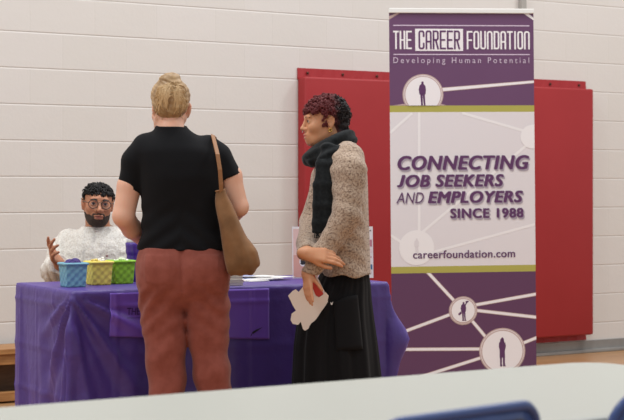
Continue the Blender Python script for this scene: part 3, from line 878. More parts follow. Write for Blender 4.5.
for sx in (-1, 1):
    for sy in (-1, 1):
        bm = bmesh.new(); tube(bm, [(sx*.72, sy*.27, .006), (sx*.70, sy*.27, .3), (sx*.66, sy*.24, .70)], .0145, 10); bm_obj('leg', bm, M_gleg, ft, True)
    bm = bmesh.new(); tube(bm, [(sx*.72, -.27, .03), (sx*.72, .27, .03)], .0125, 8); bm_obj('foot_bar', bm, M_gleg, ft, True)
M_blue = mat('blue_plastic', (58, 82, 140), .35, spec=.5, bump=.04, bscale=300, bdist=.001); M_brown = mat('dark_brown_pad', (58, 40, 34), .6, bump=.3, bscale=240, bdist=.001); M_chrome = mat('chrome_tube', (180, 180, 184), .2, metal=1)
def make_chair(label):
    """faces local +y; the back stands at y = 0"""
    r = thing('stacking_chair', label, 'chair', (0, 0, 0), 0, 'blue chairs along the nearest table')
    W = .42
    def shell_y(x, z): return -.055*(z-.45)/.36 + .10*(x/W)**2 - .012
    # backrest: rounded slab, curved around the sitter
    rr = round_rect(W, .34, .07, 8); z_c = .628
    def slab(scale, t0, t1, bmx):
        rows = []
        pts = [(x*scale, z*(1-(1-scale)*W/.34)) for x, z in rr]
        n = len(pts)
        fr = [bmx.verts.new((x, shell_y(x, z+z_c)+t0, z+z_c)) for x, z in pts]
        bk = [bmx.verts.new((x, shell_y(x, z+z_c)+t1, z+z_c)) for x, z in pts]
        def fan(ring, t, flip):
            prev = ring
            for s in (.75, .5, .25, .02):
                cur = [bmx.verts.new((x*s, shell_y(x*s, z*s+z_c)+t, z*s+z_c)) for x, z in pts]
                for i in range(n):
                    q = (prev[i], prev[(i+1) % n], cur[(i+1) % n], cur[i]); bmx.faces.new(q[::-1] if flip else q)
                prev = cur
            bmx.faces.new(prev[::-1] if flip else prev)
        fan(fr, t0, False); fan(bk, t1, True)
        for i in range(n): bmx.faces.new((fr[i], fr[(i+1) % n], bk[(i+1) % n], bk[i]))
        return pts
    bm = bmesh.new(); pts = slab(1, 0, .008, bm)
    tube(bm, [(x, shell_y(x, z+z_c)+.004, z+z_c) for x, z in pts], .0095, 8, closed=True)
    back = bm_obj('backrest', bm, M_blue, r, True)
    bm = bmesh.new(); slab(.9, -.006, .001, bm); bm_obj('back_pad', bm, M_brown, back, True)
    bm = bmesh.new(); rs_ = round_rect(.43, .42, .07, 6)
    lo = [bm.verts.new((x, y+.25, .44-.012*(y+.2))) for x, y in rs_]; hi = [bm.verts.new((x, y+.25, .456-.012*(y+.2))) for x, y in rs_]
    for i in range(len(rs_)): bm.faces.new((lo[i], lo[(i+1) % len(rs_)], hi[(i+1) % len(rs_)], hi[i]))
    bm.faces.new(lo[::-1]); bm.faces.new(hi); bm_obj('seat', bm, M_blue, r)
    for s in (-1, 1):
        bm = bmesh.new(); tube(bm, [(s*.2, -.03, .008), (s*.18, .07, .43), (s*.165, .012, .5), (s*.165, -.012+.10*.154-.0, .62)], .011, 8); bm_obj('leg', bm, M_chrome, r, True)
        bm = bmesh.new(); tube(bm, [(s*.2, .5, .008), (s*.18, .42, .43)], .011, 8); bm_obj('leg', bm, M_chrome, r, True)
        bm = bmesh.new(); tube(bm, [(s*.18, .42, .43), (s*.18, .07, .43)], .011, 8); bm_obj('seat_rail', bm, M_chrome, r, True)
    return r
ch = make_chair('blue chair with dark brown back at bottom centre, tucked at the nearest table')
ch.location = (.212, 2.815, 0); ch.rotation_euler = (0, 0, math.radians(44))
c2 = copy_tree(ch); c2.location = (.688, 3.195, 0); c2.rotation_euler = (0, 0, math.radians(34))
c2['label'] = 'dark blue chair back just showing in the bottom right corner'
# ------------------------------------------------------------------ people
def skin_mat(name, col, lipcol, rough=.5):
    m = mat(name, col, rough, bump=.06, bscale=500, bdist=.0006, sss=.12, spec=.4)
    nt = m.node_tree; b = nt.nodes['Principled BSDF']
    at_ = nt.nodes.new('ShaderNodeAttribute'); at_.attribute_name = 'lip'
    mx = nt.nodes.new('ShaderNodeMixRGB'); mx.inputs[1].default_value = lin(col); mx.inputs[2].default_value = lin(lipcol)
    nz = nt.nodes.new('ShaderNodeTexNoise'); nz.inputs['Scale'].default_value = 18
    hs = nt.nodes.new('ShaderNodeMixRGB'); hs.blend_type = 'MULTIPLY'; hs.inputs[2].default_value = (1, .86, .82, 1)
    mr = nt.nodes.new('ShaderNodeMapRange'); mr.inputs['From Min'].default_value = .4; mr.inputs['From Max'].default_value = .8; mr.inputs['To Max'].default_value = .6
    nt.links.new(nz.outputs[0], mr.inputs[0]); nt.links.new(mr.outputs[0], hs.inputs[0]); nt.links.new(mx.outputs[0], hs.inputs[1])
    nt.links.new(at_.outputs['Fac'], mx.inputs[0]); nt.links.new(hs.outputs[0], b.inputs['Base Color'])
    return m

def rot3(yaw, pitch=0, roll=0):
    R = Matrix.Rotation(math.radians(yaw), 3, 'Z') @ Matrix.Rotation(math.radians(pitch), 3, 'X') @ Matrix.Rotation(math.radians(roll), 3, 'Y')
    return np.array(R)
class Head:
    def __init__(s, C, R, k=1.0, top=1.0): s.C = np.array(C, float); s.R = R; s.k = k; s.top = top
    def p(s, q): return s.C + s.R @ (np.array(q, float)*s.k)
    def loc(s, X, Y, Z):
        d = np.stack([X-s.C[0], Y-s.C[1], Z-s.C[2]])
        return np.tensordot(s.R.T, d, 1)/s.k
    def e(s, S, c, r, k=.012, sub=False, R=None):
        S.ell(s.p(c), np.array(r)*s.k, s.R if R is None else s.R @ R, k*s.k, sub)
    def c(s, S, a, b, ra, rb, k=.01, sub=False): S.cap(s.p(a), s.p(b), ra*s.k, rb*s.k, k*s.k, sub)
    def skull(s, S, jaw=1.0):
        s.e(S, (0, .014, .03-(1-s.top)*.05), (.073, .094, .084*s.top), .01)
        s.e(S, (0, -.028, -.03), (.060, .062, .080), .03)
        s.e(S, (0, -.036, -.080), (.047*jaw, .046, .034), .03)
        for q in (-1, 1): s.c(S, (q*.052*jaw, .01, -.05), (q*.026, -.058, -.095), .016, .016, .03)
        s.e(S, (0, -.074, -.100), (.022, .017, .016), .02)
    def face(s, S, nose=1.0, lips=1.0, jaw=1.0):
        s.skull(S, jaw)
        for q in (-1, 1):
            s.e(S, (q*.040, -.058, -.03), (.022, .024, .020), .03)
            s.e(S, (q*.031, -.1, -.001), (.020, .018, .014), .016, True)
        s.e(S, (0, -.082, .022), (.048, .012, .012), .02)
        # nose
        s.c(S, (0, -.088, .008), (0, -.107*nose, -.030), .0075, .0095*nose, .012)
        s.e(S, (0, -.108*nose, -.034), (.0115*nose, .011, .0095), .008)
        for q in (-1, 1):
            s.e(S, (q*.0125*nose, -.097, -.037), (.008*nose, .010, .008), .006)
            s.e(S, (q*.006*nose, -.107*nose, -.044), (.0035, .005, .003), .002, True)
        # mouth
        s.e(S, (0, -.084, -.07), (.028, .014, .022), .02)
        s.e(S, (0, -.0965, -.0635), (.023, .0075*lips, .0052*lips), .005)
        s.e(S, (0, -.0955, -.0765), (.020, .0080*lips, .0065*lips), .005)
        s.e(S, (0, -.105, -.0695), (.021, .008, .0013), .003, True)
        # eyelids around an opening
        for q in (-1, 1):
            s.e(S, (q*.031, -.0765, -.001), (.0155, .0145, .0135), .006)
            s.e(S, (q*.031, -.092, -.002), (.0135, .012, .0050), .002, True)
        s.ears(S)
    def ears(s, S):
        for q in (-1, 1):
            Re = rot3(q*-22, -12, 0)
            s.e(S, (q*.077, .016, -.008), (.007, .018, .031), .006, R=Re)
            s.e(S, (q*.074, .006, -.012), (.010, .010, .02), .008)
            s.e(S, (q*.083, .013, -.004), (.004, .010, .018), .004, True, R=Re)
            s.e(S, (q*.075, .010, -.036), (.006, .008, .008), .006)
    def lipmask(s, co):
        q = s.loc(co[:, 0], co[:, 1], co[:, 2])
        d = np.sqrt((q[0]/.025)**2+((q[2]+.0695)/.0125)**2)
        return np.clip(1.6-d*1.5, 0, 1)*(q[1] < -.085)
    def eyes(s, root, iris=(52, 34, 24)):
        mw = mat('eye_white', (214, 206, 200), .25); mi = mat('eye_iris', iris, .2)
        for q in (-1, 1):
            bm = bmesh.new(); bmesh.ops.create_uvsphere(bm, u_segments=20, v_segments=14, radius=.0122*s.k)
            for f in bm.faces:
                c = f.calc_center_median()
                if c.z > .0122*s.k*.74: f.material_index = 1
            me = bpy.data.meshes.new('eye'); bm.to_mesh(me); bm.free()
            o = link('eye', me, [mw, mi], root)
            fw = Matrix(s.R.tolist()) @ Matrix.Rotation(math.radians(90), 3, 'X')
            o.matrix_local = Matrix.Translation(Vector(s.p((q*.031, -.0775, -.001)))) @ fw.to_4x4()
def skin_obj(S, name, m, root, head=None):
    me = S.mesh(name)
    co = np.zeros(len(me.vertices)*3, np.float32); me.vertices.foreach_get('co', co); co = co.reshape(-1, 3)
    a = me.attributes.new('lip', 'FLOAT', 'POINT')
    a.data.foreach_set('value', (head.lipmask(co) if head else np.zeros(len(co))).astype(np.float32))
    return link(name, me, m, root)

def hand(S, wrist, d, n, thumb, size=1.0, curl=(20, 25, 30, 35), spread=4, thumb_dir=(.7, .7, -.2), tcurl=20):
    """wrist point, finger direction d, back-of-hand normal n, thumb = +1/-1 side of d x n"""
    w_ = Vector(wrist); d = Vector(d).normalized(); n = Vector(n); n = (n-d*n.dot(d)).normalized(); l = d.cross(n).normalized()*thumb
    k = size
    S.cap(w_-d*.02*k, w_+d*.02*k, .023*k, .022*k, .015)
    offs = (.027, .009, -.009, -.026); lens = (.043, .048, .044, .034)
    for i in range(4):
        kn = w_ + d*(.088-.004*abs(i-1))*k + l*offs[i]*k + n*.003*k
        S.cap(w_+l*offs[i]*.55*k+d*.012*k, kn, .0145*k, .0112*k, .014*k)
        ax = d.cross(n).normalized()
        dd = (d + l*math.tan(math.radians(spread*(1.2-i*.8)))).normalized(); p = kn
        for j, (fr, r0, r1) in enumerate(((1, .0098, .0090), (.62, .0088, .0082), (.5, .0081, .0068))):
            c = curl[i]*(.8 if j == 0 else 1.1 if j == 1 else .7)
            dd = Matrix.Rotation(math.radians(-c), 3, ax) @ dd
            q = p + dd*lens[i]*fr*k
            S.cap(p, q, r0*k, r1*k, .004*k); p = q
    tb_ = w_ + d*.02*k + l*.018*k
    dd = (d*thumb_dir[0] + l*thumb_dir[1] + n*thumb_dir[2]).normalized()
    q = tb_ + dd*.046*k; S.cap(tb_, q, .0165*k, .0115*k, .012*k)
    ax = dd.cross(d) if dd.cross(d).length > 1e-4 else n
    dd = Matrix.Rotation(math.radians(tcurl), 3, ax.normalized()) @ dd
    q2 = q + dd*.034*k; S.cap(q, q2, .0108*k, .0098*k, .004*k)
    dd = Matrix.Rotation(math.radians(tcurl), 3, ax.normalized()) @ dd
    S.cap(q2, q2+dd*.027*k, .0098*k, .008*k, .004*k)

def folds(amp, fx, fy, fz, seed=0):
    return lambda x, y, z: amp*(vnoise(x*fx, y*fy, z*fz, seed)+.5*vnoise(x*fx*2.1, y*fy*2.1, z*fz*2.1, seed+5))

def knit_mat(name, col, col2, cable=0, holes=0, strength=.9):
    m = bpy.data.materials.new(name); m.use_nodes = True; nt = m.node_tree; b = nt.nodes['Principled BSDF']
    b.inputs['Roughness'].default_value = .9; b.inputs['Specular IOR Level'].default_value = .15; b.inputs['Sheen Weight'].default_value = .25
    tc = nt.nodes.new('ShaderNodeTexCoord')
    nz = nt.nodes.new('ShaderNodeTexNoise'); nz.inputs['Scale'].default_value = 130; nz.inputs['Detail'].default_value = 3
    nt.links.new(tc.outputs['Object'], nz.inputs['Vector'])
    cr = nt.nodes.new('ShaderNodeValToRGB'); cr.color_ramp.elements[0].color = lin(col2); cr.color_ramp.elements[1].color = lin(col)
    cr.color_ramp.elements[0].position = .36; cr.color_ramp.elements[1].position = .56
    nt.links.new(nz.outputs[0], cr.inputs[0])
    mp = nt.nodes.new('ShaderNodeMapping'); mp.inputs['Scale'].default_value = (95, 95, 80); nt.links.new(tc.outputs['Object'], mp.inputs[0])
    vo = nt.nodes.new('ShaderNodeTexVoronoi'); vo.inputs['Scale'].default_value = 1; nt.links.new(mp.outputs[0], vo.inputs['Vector'])
    inv = nt.nodes.new('ShaderNodeMath'); inv.operation = 'SUBTRACT'; inv.inputs[0].default_value = 1; nt.links.new(vo.outputs['Distance'], inv.inputs[1])
    h = inv.outputs[0]; colout = cr.outputs[0]
    if cable:
        wv = nt.nodes.new('ShaderNodeTexWave'); wv.bands_direction = 'X'; wv.inputs['Scale'].default_value = cable; wv.inputs['Distortion'].default_value = 1.5; wv.inputs['Detail'].default_value = 0
        nt.links.new(tc.outputs['Object'], wv.inputs['Vector'])
        w2 = nt.nodes.new('ShaderNodeTexWave'); w2.bands_direction = 'DIAGONAL'; w2.inputs['Scale'].default_value = cable*1.9; nt.links.new(tc.outputs['Object'], w2.inputs['Vector'])
        ml = nt.nodes.new('ShaderNodeMath'); ml.operation = 'MULTIPLY'; nt.links.new(wv.outputs['Fac'], ml.inputs[0]); ml.inputs[1].default_value = 1.0
        ad = nt.nodes.new('ShaderNodeMath'); ad.operation = 'MULTIPLY_ADD'; ad.inputs[1].default_value = 1.6; nt.links.new(ml.outputs[0], ad.inputs[0]); nt.links.new(h, ad.inputs[2]); h = ad.outputs[0]
    if holes:
        # eyelet rows running down the knit
        mp2 = nt.nodes.new('ShaderNodeMapping'); mp2.inputs['Scale'].default_value = (12.5, .001, 42); mp2.inputs['Location'].default_value = (.3, 0, 0); nt.links.new(tc.outputs['Object'], mp2.inputs[0])
        v2 = nt.nodes.new('ShaderNodeTexVoronoi'); v2.inputs['Scale'].default_value = 1; v2.inputs['Randomness'].default_value = 0; v2.feature = 'F1'; nt.links.new(mp2.outputs[0], v2.inputs['Vector'])
        mr = nt.nodes.new('ShaderNodeMapRange'); mr.inputs['From Min'].default_value = .04; mr.inputs['From Max'].default_value = .10; mr.inputs['To Min'].default_value = .35; nt.links.new(v2.outputs['Distance'], mr.inputs[0])
        mx = nt.nodes.new('ShaderNodeMixRGB'); mx.inputs[1].default_value = lin((84, 70, 60)); nt.links.new(mr.outputs[0], mx.inputs[0]); nt.links.new(colout, mx.inputs[2]); colout = mx.outputs[0]
        ad = nt.nodes.new('ShaderNodeMath'); ad.operation = 'ADD'; nt.links.new(mr.outputs[0], ad.inputs[0]); nt.links.new(h, ad.inputs[1]); h = ad.outputs[0]
    bp_ = nt.nodes.new('ShaderNodeBump'); bp_.inputs['Strength'].default_value = strength; bp_.inputs['Distance'].default_value = .0022
    nt.links.new(h, bp_.inputs['Height']); nt.links.new(bp_.outputs[0], b.inputs['Normal']); nt.links.new(colout, b.inputs['Base Color'])
    return m

def curls(hd, keep, n, seed, rad=(.085, .105, .094), cen=(0, .014, .03), r=.0032, cr_=.009, out=.018):
    """one mesh of short springy locks rooted over the scalp"""
    rnd = random.Random(seed); bm = bmesh.new(); k = 0; tries = 0
    while k < n and tries < n*30:
        tries += 1
        v = Vector((rnd.gauss(0, 1), rnd.gauss(0, 1), rnd.gauss(0, 1))).normalized()
        q = Vector((v.x*rad[0]+cen[0], v.y*rad[1]+cen[1], v.z*rad[2]+cen[2]))
        if not keep(q): continue
        k += 1
        nrm = Vector((v.x/rad[0], v.y/rad[1], v.z/rad[2])).normalized()
        dr = (nrm*.5 + Vector((rnd.uniform(-1, 1), rnd.uniform(-1, 1), rnd.uniform(-1, .6)))).normalized()
        u = dr.orthogonal().normalized(); w_ = dr.cross(u); ph = rnd.uniform(0, 6.28); L = rnd.uniform(.5, 1.3)*out; cc = cr_*rnd.uniform(.6, 1.15)
        turns = rnd.uniform(1.2, 2.2); pts = []
        for i in range(13):
            t = i/12; a = ph+turns*6.283*t
            pts.append(hd.p(q - nrm*.004 + dr*L*t + (u*math.cos(a)+w_*math.sin(a))*cc*(1-.3*t)))
        tube(bm, pts, [r*hd.k*(1-.5*i/12) for i in range(13)], 5)
    return bm

# =================================================================== the woman in the black tee, seen from behind
AZ = 6.85; aS = F/AZ; AX = (183-CX)/aS
def ax(px): return (px-183)/aS
def az(py): return CAMH+(HY-py)/aS
pa = thing('person', 'standing person seen from behind in black tee and rust trousers, brown bag on shoulder', 'person', (AX, AZ, 0))
hA = Head((ax(170), .015, az(107)), rot3(200, 12, -4), .93)
M_skinA = skin_mat('fair_skin', (228, 178, 152), (206, 126, 114))
zs = steps(0, 1.64, ((.86, .01), (1.06, .005), (1.40, .005), (1.64, .004)))
S = SDF((-.36, -.22, 0), (.38, .40, 1.6), .0045, zs)
hA.face(S)
nk = np.array((ax(171.5), -.01, az(128)))
S.cap(hA.p((0, .02, -.05)), (ax(171), -.015, az(131)), .042, .044, .02)
S.cap((ax(171.5), -.025, az(133)), (ax(177), -.015, az(160)), .05, .06, .03)
S.loft([(az(250), 0, 0, .14, .09), (az(215), ax(183), 0, .135, .09), (az(180), ax(181), 0, .135, .09), (az(158), ax(177), -.01, .125, .07), (az(146), ax(176), -.02, .07, .05)], k=.02)
S.loft([(az(288), ax(185), 0, .12, .08), (az(275), ax(184), -.01, .14, .09), (az(247), 0, 0, .14, .09)], k=.02)
# arms
eL = (ax(124.5), -.035, az(216)); wL = (ax(143), .15, az(245))
S.cap((ax(141), -.015, az(156)), (ax(130), -.02, az(186)), .036, .043, .02); S.cap((ax(130), -.02, az(186)), eL, .0475, .043, .02); S.cap(eL, (ax(131), .04, az(229)), .042, .040, .012); S.cap((ax(131), .04, az(229)), wL, .039, .024, .012)
hand(S, wL, (.35, .9, -.1), (-.3, .2, .9), -1, .95, (25, 30, 35, 38))
eR = (ax(239.5), -.03, az(207)); wR = (ax(219), .17, az(232))
S.cap((ax(212), -.015, az(156)), (ax(231), -.02, az(176)), .034, .041, .02); S.cap((ax(231), -.02, az(176)), eR, .042, .036, .02); S.cap(eR, wR, .037, .024, .012)
hand(S, wR, (-.5, .85, -.05), (.3, .2, .9), 1, .95, (30, 35, 38, 40))
# legs under the trousers
for (kx, fx_, s) in ((166, 167, -1), (211, 216, 1)):
    S.cap((ax(164 if s < 0 else 206), 0, az(275)), (ax(kx), 0, .48), .075, .05, .03); S.cap((ax(kx), 0, .48), (ax(fx_), -.02, .09), .048, .032, .02)
skin_obj(S, 'body', M_skinA, pa, hA); del S
hA.eyes(pa, (90, 120, 140))
# tee
M_tee = mat('black_tee', (17, 17, 20), .9, sheen=.03, bump=.2, bscale=900, bdist=.0005, spec=.2)
S = SDF((-.32, -.2, .87), (.30, .2, 1.45), .0045)
S.loft([(az(250.5), ax(183.5), 0, 46/aS, .128), (az(244), ax(183.5), 0, 45.5/aS, .127), (az(232), ax(183), 0, 43.5/aS, .118), (az(215), ax(182.5), 0, 42.5/aS, .115), (az(195), ax(181.5), -.005, 42/aS, .125), (az(178), ax(181), -.008, 43/aS, .13), (az(160), ax(178.5), -.012, 44/aS, .12), (az(150), ax(177), -.02, 42/aS, .105), (az(141), ax(175.5), -.02, 33/aS, .085), (az(134), ax(174), -.018, 22/aS, .07), (az(127), ax(172), -.015, 15/aS, .060)], n=2.3, k=0)
S.cap((ax(146), -.02, az(148)), (ax(136), -.018, az(162)), .052, .054, .03); S.cap((ax(136), -.018, az(162)), (ax(130), -.02, az(191)), .056, .0525, .02, cut=((-.2, 0, -1), 0))
S.cap((ax(208), -.02, az(146)), (ax(218), -.018, az(156)), .046, .05, .03); S.cap((ax(218), -.018, az(156)), (ax(230.5), -.022, az(177.5)), .052, .0505, .02, cut=((.38, 0, -1), 0))
def cut_plane(S, p, n, reach):
    p = np.array(p); n = np.array(n)/np.linalg.norm(n)
    S.put(p-reach, p+reach, lambda X, Y, Z: np.maximum(-((X-p[0])*n[0]+(Y-p[1])*n[1]+(Z-p[2])*n[2]), np.sqrt((X-p[0])**2+(Y-p[1])**2+(Z-p[2])**2)-reach), 0, True)
S.disp(folds(.0045, 6, 6, 9, 3)); S.disp(lambda x, y, z: .0035*np.sin((z*1.0+abs(x-.0)*.9)*75+3*vnoise(x*5, y*5, z*5, 2))*np.clip((1.12-z)/.15, 0, 1))
S.cutz(lo=az(250), hi=az(126.5))
tee = link('t_shirt', S.mesh('t_shirt'), M_tee, pa); del S
bm = bmesh.new()
ring = []
for i in range(40):
    a = 2*math.pi*i/40; ring.append((ax(172)+14.4/aS*math.cos(a), -.015+.0595*math.sin(a), az(127.6)+.008*math.sin(a)-.002*math.cos(a)))
tube(bm, ring, .0062, 8, closed=True); bm_obj('neckband', bm, M_tee, tee, True)
# trousers
M_tr = mat('rust_denim', (146, 80, 68), .85, col2=(134, 70, 58), cscale=26, sheen=.15, bump=.25, bscale=700, bdist=.0008, spec=.2)
zs = steps(.03, .96, ((.96, .006),))
S = SDF((-.26, -.2, 0), (.30, .2, .96), .0055, zs)
S.loft([(az(246), ax(183.5), 0, 43/aS, .118), (az(255), ax(183.5), -.005, 45/aS, .128), (az(266), ax(184), -.01, 45.5/aS, .138), (az(282), ax(184), -.008, 43.5/aS, .13), (az(296), ax(184.5), -.005, 37/aS, .10), (az(306), ax(185), 0, 28/aS, .06)], n=2.4, k=0)
for q in (-1, 1): S.ell((ax(184)+q*.080, -.058, az(273)), (.088, .082, .10), None, .05)
S.loft([(az(470), ax(168), 0, 19/aS, .085), (az(430), ax(168), 0, 18/aS, .082), (az(392), ax(167), 0, 17.2/aS, .082), (az(345), ax(165.5), 0, 20.6/aS, .09), (az(325), ax(164.4), 0, 22.6/aS, .096), (az(305), ax(163.6), 0, 23.4/aS, .102), (az(285), ax(163.2), -.005, 22.6/aS, .108), (az(268), ax(163), -.005, 19/aS, .09)], n=2.4, k=.04)
S.loft([(az(470), ax(224), .02, 19.5/aS, .085), (az(430), ax(220), .02, 19/aS, .082), (az(392), ax(215.5), .01, 18.5/aS, .082), (az(345), ax(208), .01, 19.2/aS, .088), (az(325), ax(206.8), .005, 21.6/aS, .094), (az(305), ax(206.4), 0, 22.4/aS, .10), (az(285), ax(205.6), -.005, 22.2/aS, .108), (az(268), ax(205.5), -.005, 19/aS, .09)], n=2.4, k=.014)
# seat seam groove and patch pockets
S.disp(lambda x, y, z: .006*np.exp(-((x-ax(184))/.006)**2)*(y < 0)*(z > az(290)))
S.disp(lambda x, y, z: -.0022*((np.abs(x-ax(160)) < .052) & (z < az(253)) & (z > az(281)+.3*np.abs(x-ax(160))-.01) & (y < 0)) - .0022*((np.abs(x-ax(208)) < .052) & (z < az(253)) & (z > az(281)+.3*np.abs(x-ax(208))-.01) & (y < 0)))
S.disp(folds(.006, 11, 11, 5, 11))
S.disp(lambda x, y, z: -.0045*np.sin((z+.9*np.abs(x-ax(184)))*70+5*vnoise(x*6, y*6, z*6, 8))*np.clip((az(282)-z)/.04, 0, 1)*np.clip((z-az(345))/.15, 0, 1))
S.disp(lambda x, y, z: .004*np.sin((z-.5*x)*45+4*vnoise(x*5, y*5, z*5, 9))*np.clip((az(320)-z)/.1, 0, 1))
S.cutz(lo=.05, hi=az(247))
tr = link('trousers', S.mesh('trousers'), M_tr, pa); del S
M_seam = mat('rust_seam', (124, 58, 46), .8)
bm = bmesh.new(); tube(bm, [(ax(183.5)+43.4/aS*math.cos(a), .119*math.sin(a), az(249.2)) for a in [2*math.pi*i/48 for i in range(48)]], .004, 6, closed=True); bm_obj('waistband', bm, M_seam, tr, True)
M_shoe = mat('dark_shoe', (40, 36, 36), .5)
for px_ in (168, 223):
    S = SDF((ax(px_)-.07, -.12, 0), (ax(px_)+.07, .24, .12), .006)
    S.ell((ax(px_), .03, .035), (.042, .13, .04), None, .01); S.ell((ax(px_), -.04, .06), (.036, .05, .05), None, .02); S.cutz(lo=.004)
    link('shoe', S.mesh('shoe'), M_shoe, pa); del S
# hair: blond, twisted up at the back
M_blond = mat('blond_hair', (180, 148, 106), .5, col2=(132, 102, 70), cscale=38, cstretch=(1, 1, .35), bump=.5, bscale=120, bstretch=(1, 1, .3), bdist=.003, clow=.4, chigh=.72)
S = SDF((ax(170)-.13, -.16, az(125)), (ax(170)+.13, .16, az(68)), .003)
hc = hA.C
S.ell((ax(170.3), .008, az(96)), (.0785, .098, .074), None, 0)
S.ell((ax(171), -.028, az(108)), (.064, .05, .045), None, .03)
S.ell((ax(171), -.035, az(104)), (.060, .045, .055), None, .02)                    # back of the head
S.ell((ax(172), -.055, az(92)), (.050, .040, .060), rot3(0, 0, 18), .02)             # twist
S.ell((ax(170), -.035, az(80)), (.045, .045, .026), rot3(0, 0, -12), .012)           # tucked roll on top
S.ell((ax(172.5), -.05, az(77.5)), (.022, .022, .014), None, .008)
def strands(x, y, z):
    u = x-ax(172); v = z-az(96)
    flow = v-.7*np.sqrt(u*u+.0006)+.3*u
    return .0007*np.sin(flow*300+3*vnoise(x*12, y*12, z*12, 4)) + .0012*vnoise(x*14+flow*50, y*16, z*10, 6)
S.disp(strands)
S.disp(lambda x, y, z: .0035*np.exp(-((x-ax(174.5)-.35*(z-az(96)))/.005)**2)*(y < 0)*(z < az(84))*(z > az(112)))
S.disp(lambda x, y, z: .003*np.exp(-((z-az(84)+.35*(x-ax(171)))/.004)**2)*(y < .02)*(np.abs(x-ax(170)) < .05))
# face side and nape are free of hair
S.put((ax(170)-.2, .03, az(130)), (ax(170)+.2, .3, az(96)), lambda X, Y, Z: np.maximum(np.maximum(.05+ (Z-az(118))*.3 - Y, Z-az(96)), -1), .01, True)
S.cutz(lo=az(118.5))
hair = link('hair', S.mesh('hair'), M_blond, pa); del S
from mathutils.bvhtree import BVHTree
def tree_of(o):
    me = o.data
    return BVHTree.FromPolygons([v.co.copy() for v in me.vertices], [tuple(p.vertices) for p in me.polygons])
tr_ = tree_of(hair); bm = bmesh.new(); rnd = random.Random(3)
for i in range(95):
    side = -1 if i % 2 else 1
    u0 = 172+side*rnd.uniform(1, 17); v0 = rnd.uniform(90, 117) if abs(u0-172) > 8 else rnd.uniform(106, 117)
    u1 = 173.5+rnd.uniform(-4, 4)+side*1.5; v1 = rnd.uniform(82, 98)
    bow = rnd.uniform(3, 7)*side; pts = []; tilt_ = rnd.uniform(-1, 1)
    for j in range(11):
        f = j/10; u = u0+(u1-u0)*f+bow*math.sin(math.pi*f)*.6; v = v0+(v1-v0)*f-2.2*math.sin(math.pi*f)
        h_ = tr_.ray_cast(Vector((ax(u), -1, az(v))), Vector((0, 1, 0)))
        if h_[0] is not None: pts.append(h_[0]+h_[1]*.0006)
    if len(pts) > 4: tube(bm, pts, [.0006+.0016*math.sin(math.pi*j/(len(pts)-1)) for j in range(len(pts))], 6)
for i in range(6):   # loose wisps at the nape and top
    X = ax(158+5*i); pts = [(X, -.05, az(113)), (X+.004*math.sin(i*2), -.052, az(117)), (X+.007*math.sin(i*3), -.048, az(120.5))]
    tube(bm, pts, [.0016, .0012, .0006], 5)
tube(bm, [(ax(172), -.05, az(78)), (ax(173.5), -.055, az(74.5)), (ax(176), -.05, az(75.5)), (ax(178), -.045, az(78))], [.004, .0045, .004, .001], 6)
M_blond2 = mat('light_blond_strands', (220, 190, 146), .45, col2=(190, 156, 110), cscale=60, cstretch=(1, 1, .3))
bm_obj('hair_strand', bm, M_blond2, hair, True)

# shoulder bag (held by its strap: a thing of its own)
M_bag = mat('brown_suede', (142, 102, 67), .75, col2=(112, 78, 48), cscale=10, bump=.3, bscale=70, bdist=.002, sheen=.1, spec=.25)
M_strap = mat('brown_leather_strap', (150, 104, 66), .6, bump=.2, bscale=60)
bg = thing('shoulder_bag', 'slouchy brown suede bag hanging from the shoulder of the person in black tee', 'bag', (AX, AZ, 0))
S = SDF((ax(212), -.30, az(280)), (ax(268), .12, az(186)), .004)
yb = -.115
S.loft([(az(274), ax(242.5), yb, 9/aS, .03), (az(271.5), ax(243), yb, 13.5/aS, .045), (az(263), ax(244), yb, 16.3/aS, .055), (az(250), ax(242), yb, 16.4/aS, .056), (az(235), ax(235), yb, 13.3/aS, .052), (az(215), ax(228.5), yb, 10/aS, .04), (az(198), ax(223.5), yb, 6.2/aS, .028), (az(190), ax(222), yb, 4.6/aS, .02)], n=2.5, k=0)
S.disp(folds(.0045, 12, 12, 7, 21)); S.disp(lambda x, y, z: .002*np.sin((x*.95+ (z-az(190))*.32)*150+2*vnoise(x*9, y*9, z*9, 3)))
bag = link('pouch', S.mesh('pouch'), M_bag, bg); del S
def ribbon(bm, pts, wdt, th, up):
    pts = [Vector(p) for p in pts]; rings = []
    for i, p in enumerate(pts):
        t = (pts[min(i+1, len(pts)-1)]-pts[max(i-1, 0)]).normalized(); n = Vector(up[i] if isinstance(up, list) else up); n = (n-t*n.dot(t)).normalized(); l = t.cross(n)
        rings.append([bm.verts.new(p+l*a*wdt/2+n*b_*th/2) for a, b_ in ((-1, -1), (1, -1), (1, 1), (-1, 1))])
    for a, b_ in zip(rings, rings[1:]):
        for k in range(4): bm.faces.new((a[k], a[(k+1) % 4], b_[(k+1) % 4], b_[k]))
    bm.faces.new(rings[0][::-1]); bm.faces.new(rings[-1])
bm = bmesh.new()
ribbon(bm, [(ax(223.5), yb-.012, az(197)), (ax(223), yb-.03, az(185)), (ax(222), yb-.04, az(170)), (ax(219.5), yb-.028, az(155)), (ax(216.5), -.10, az(145)), (ax(214), -.055, az(137.5)), (ax(213), -.01, az(135.2)), (ax(214), .04, az(137)), (ax(218), .085, az(150)), (ax(222), .09, az(175)), (ax(223), -.02, az(192)), (ax(222.5), -.09, az(197))], .016, .004,
       [(.3, -1, 0), (.3, -1, 0), (.4, -1, .1), (.5, -1, .3), (.5, -.8, .6), (.5, -.4, .9), (.5, 0, 1), (.5, .4, .9), (.6, .9, .3), (.8, .6, 0), (.9, .3, 0), (.8, .4, 0)])
bm_obj('strap', bm, M_strap, bg)
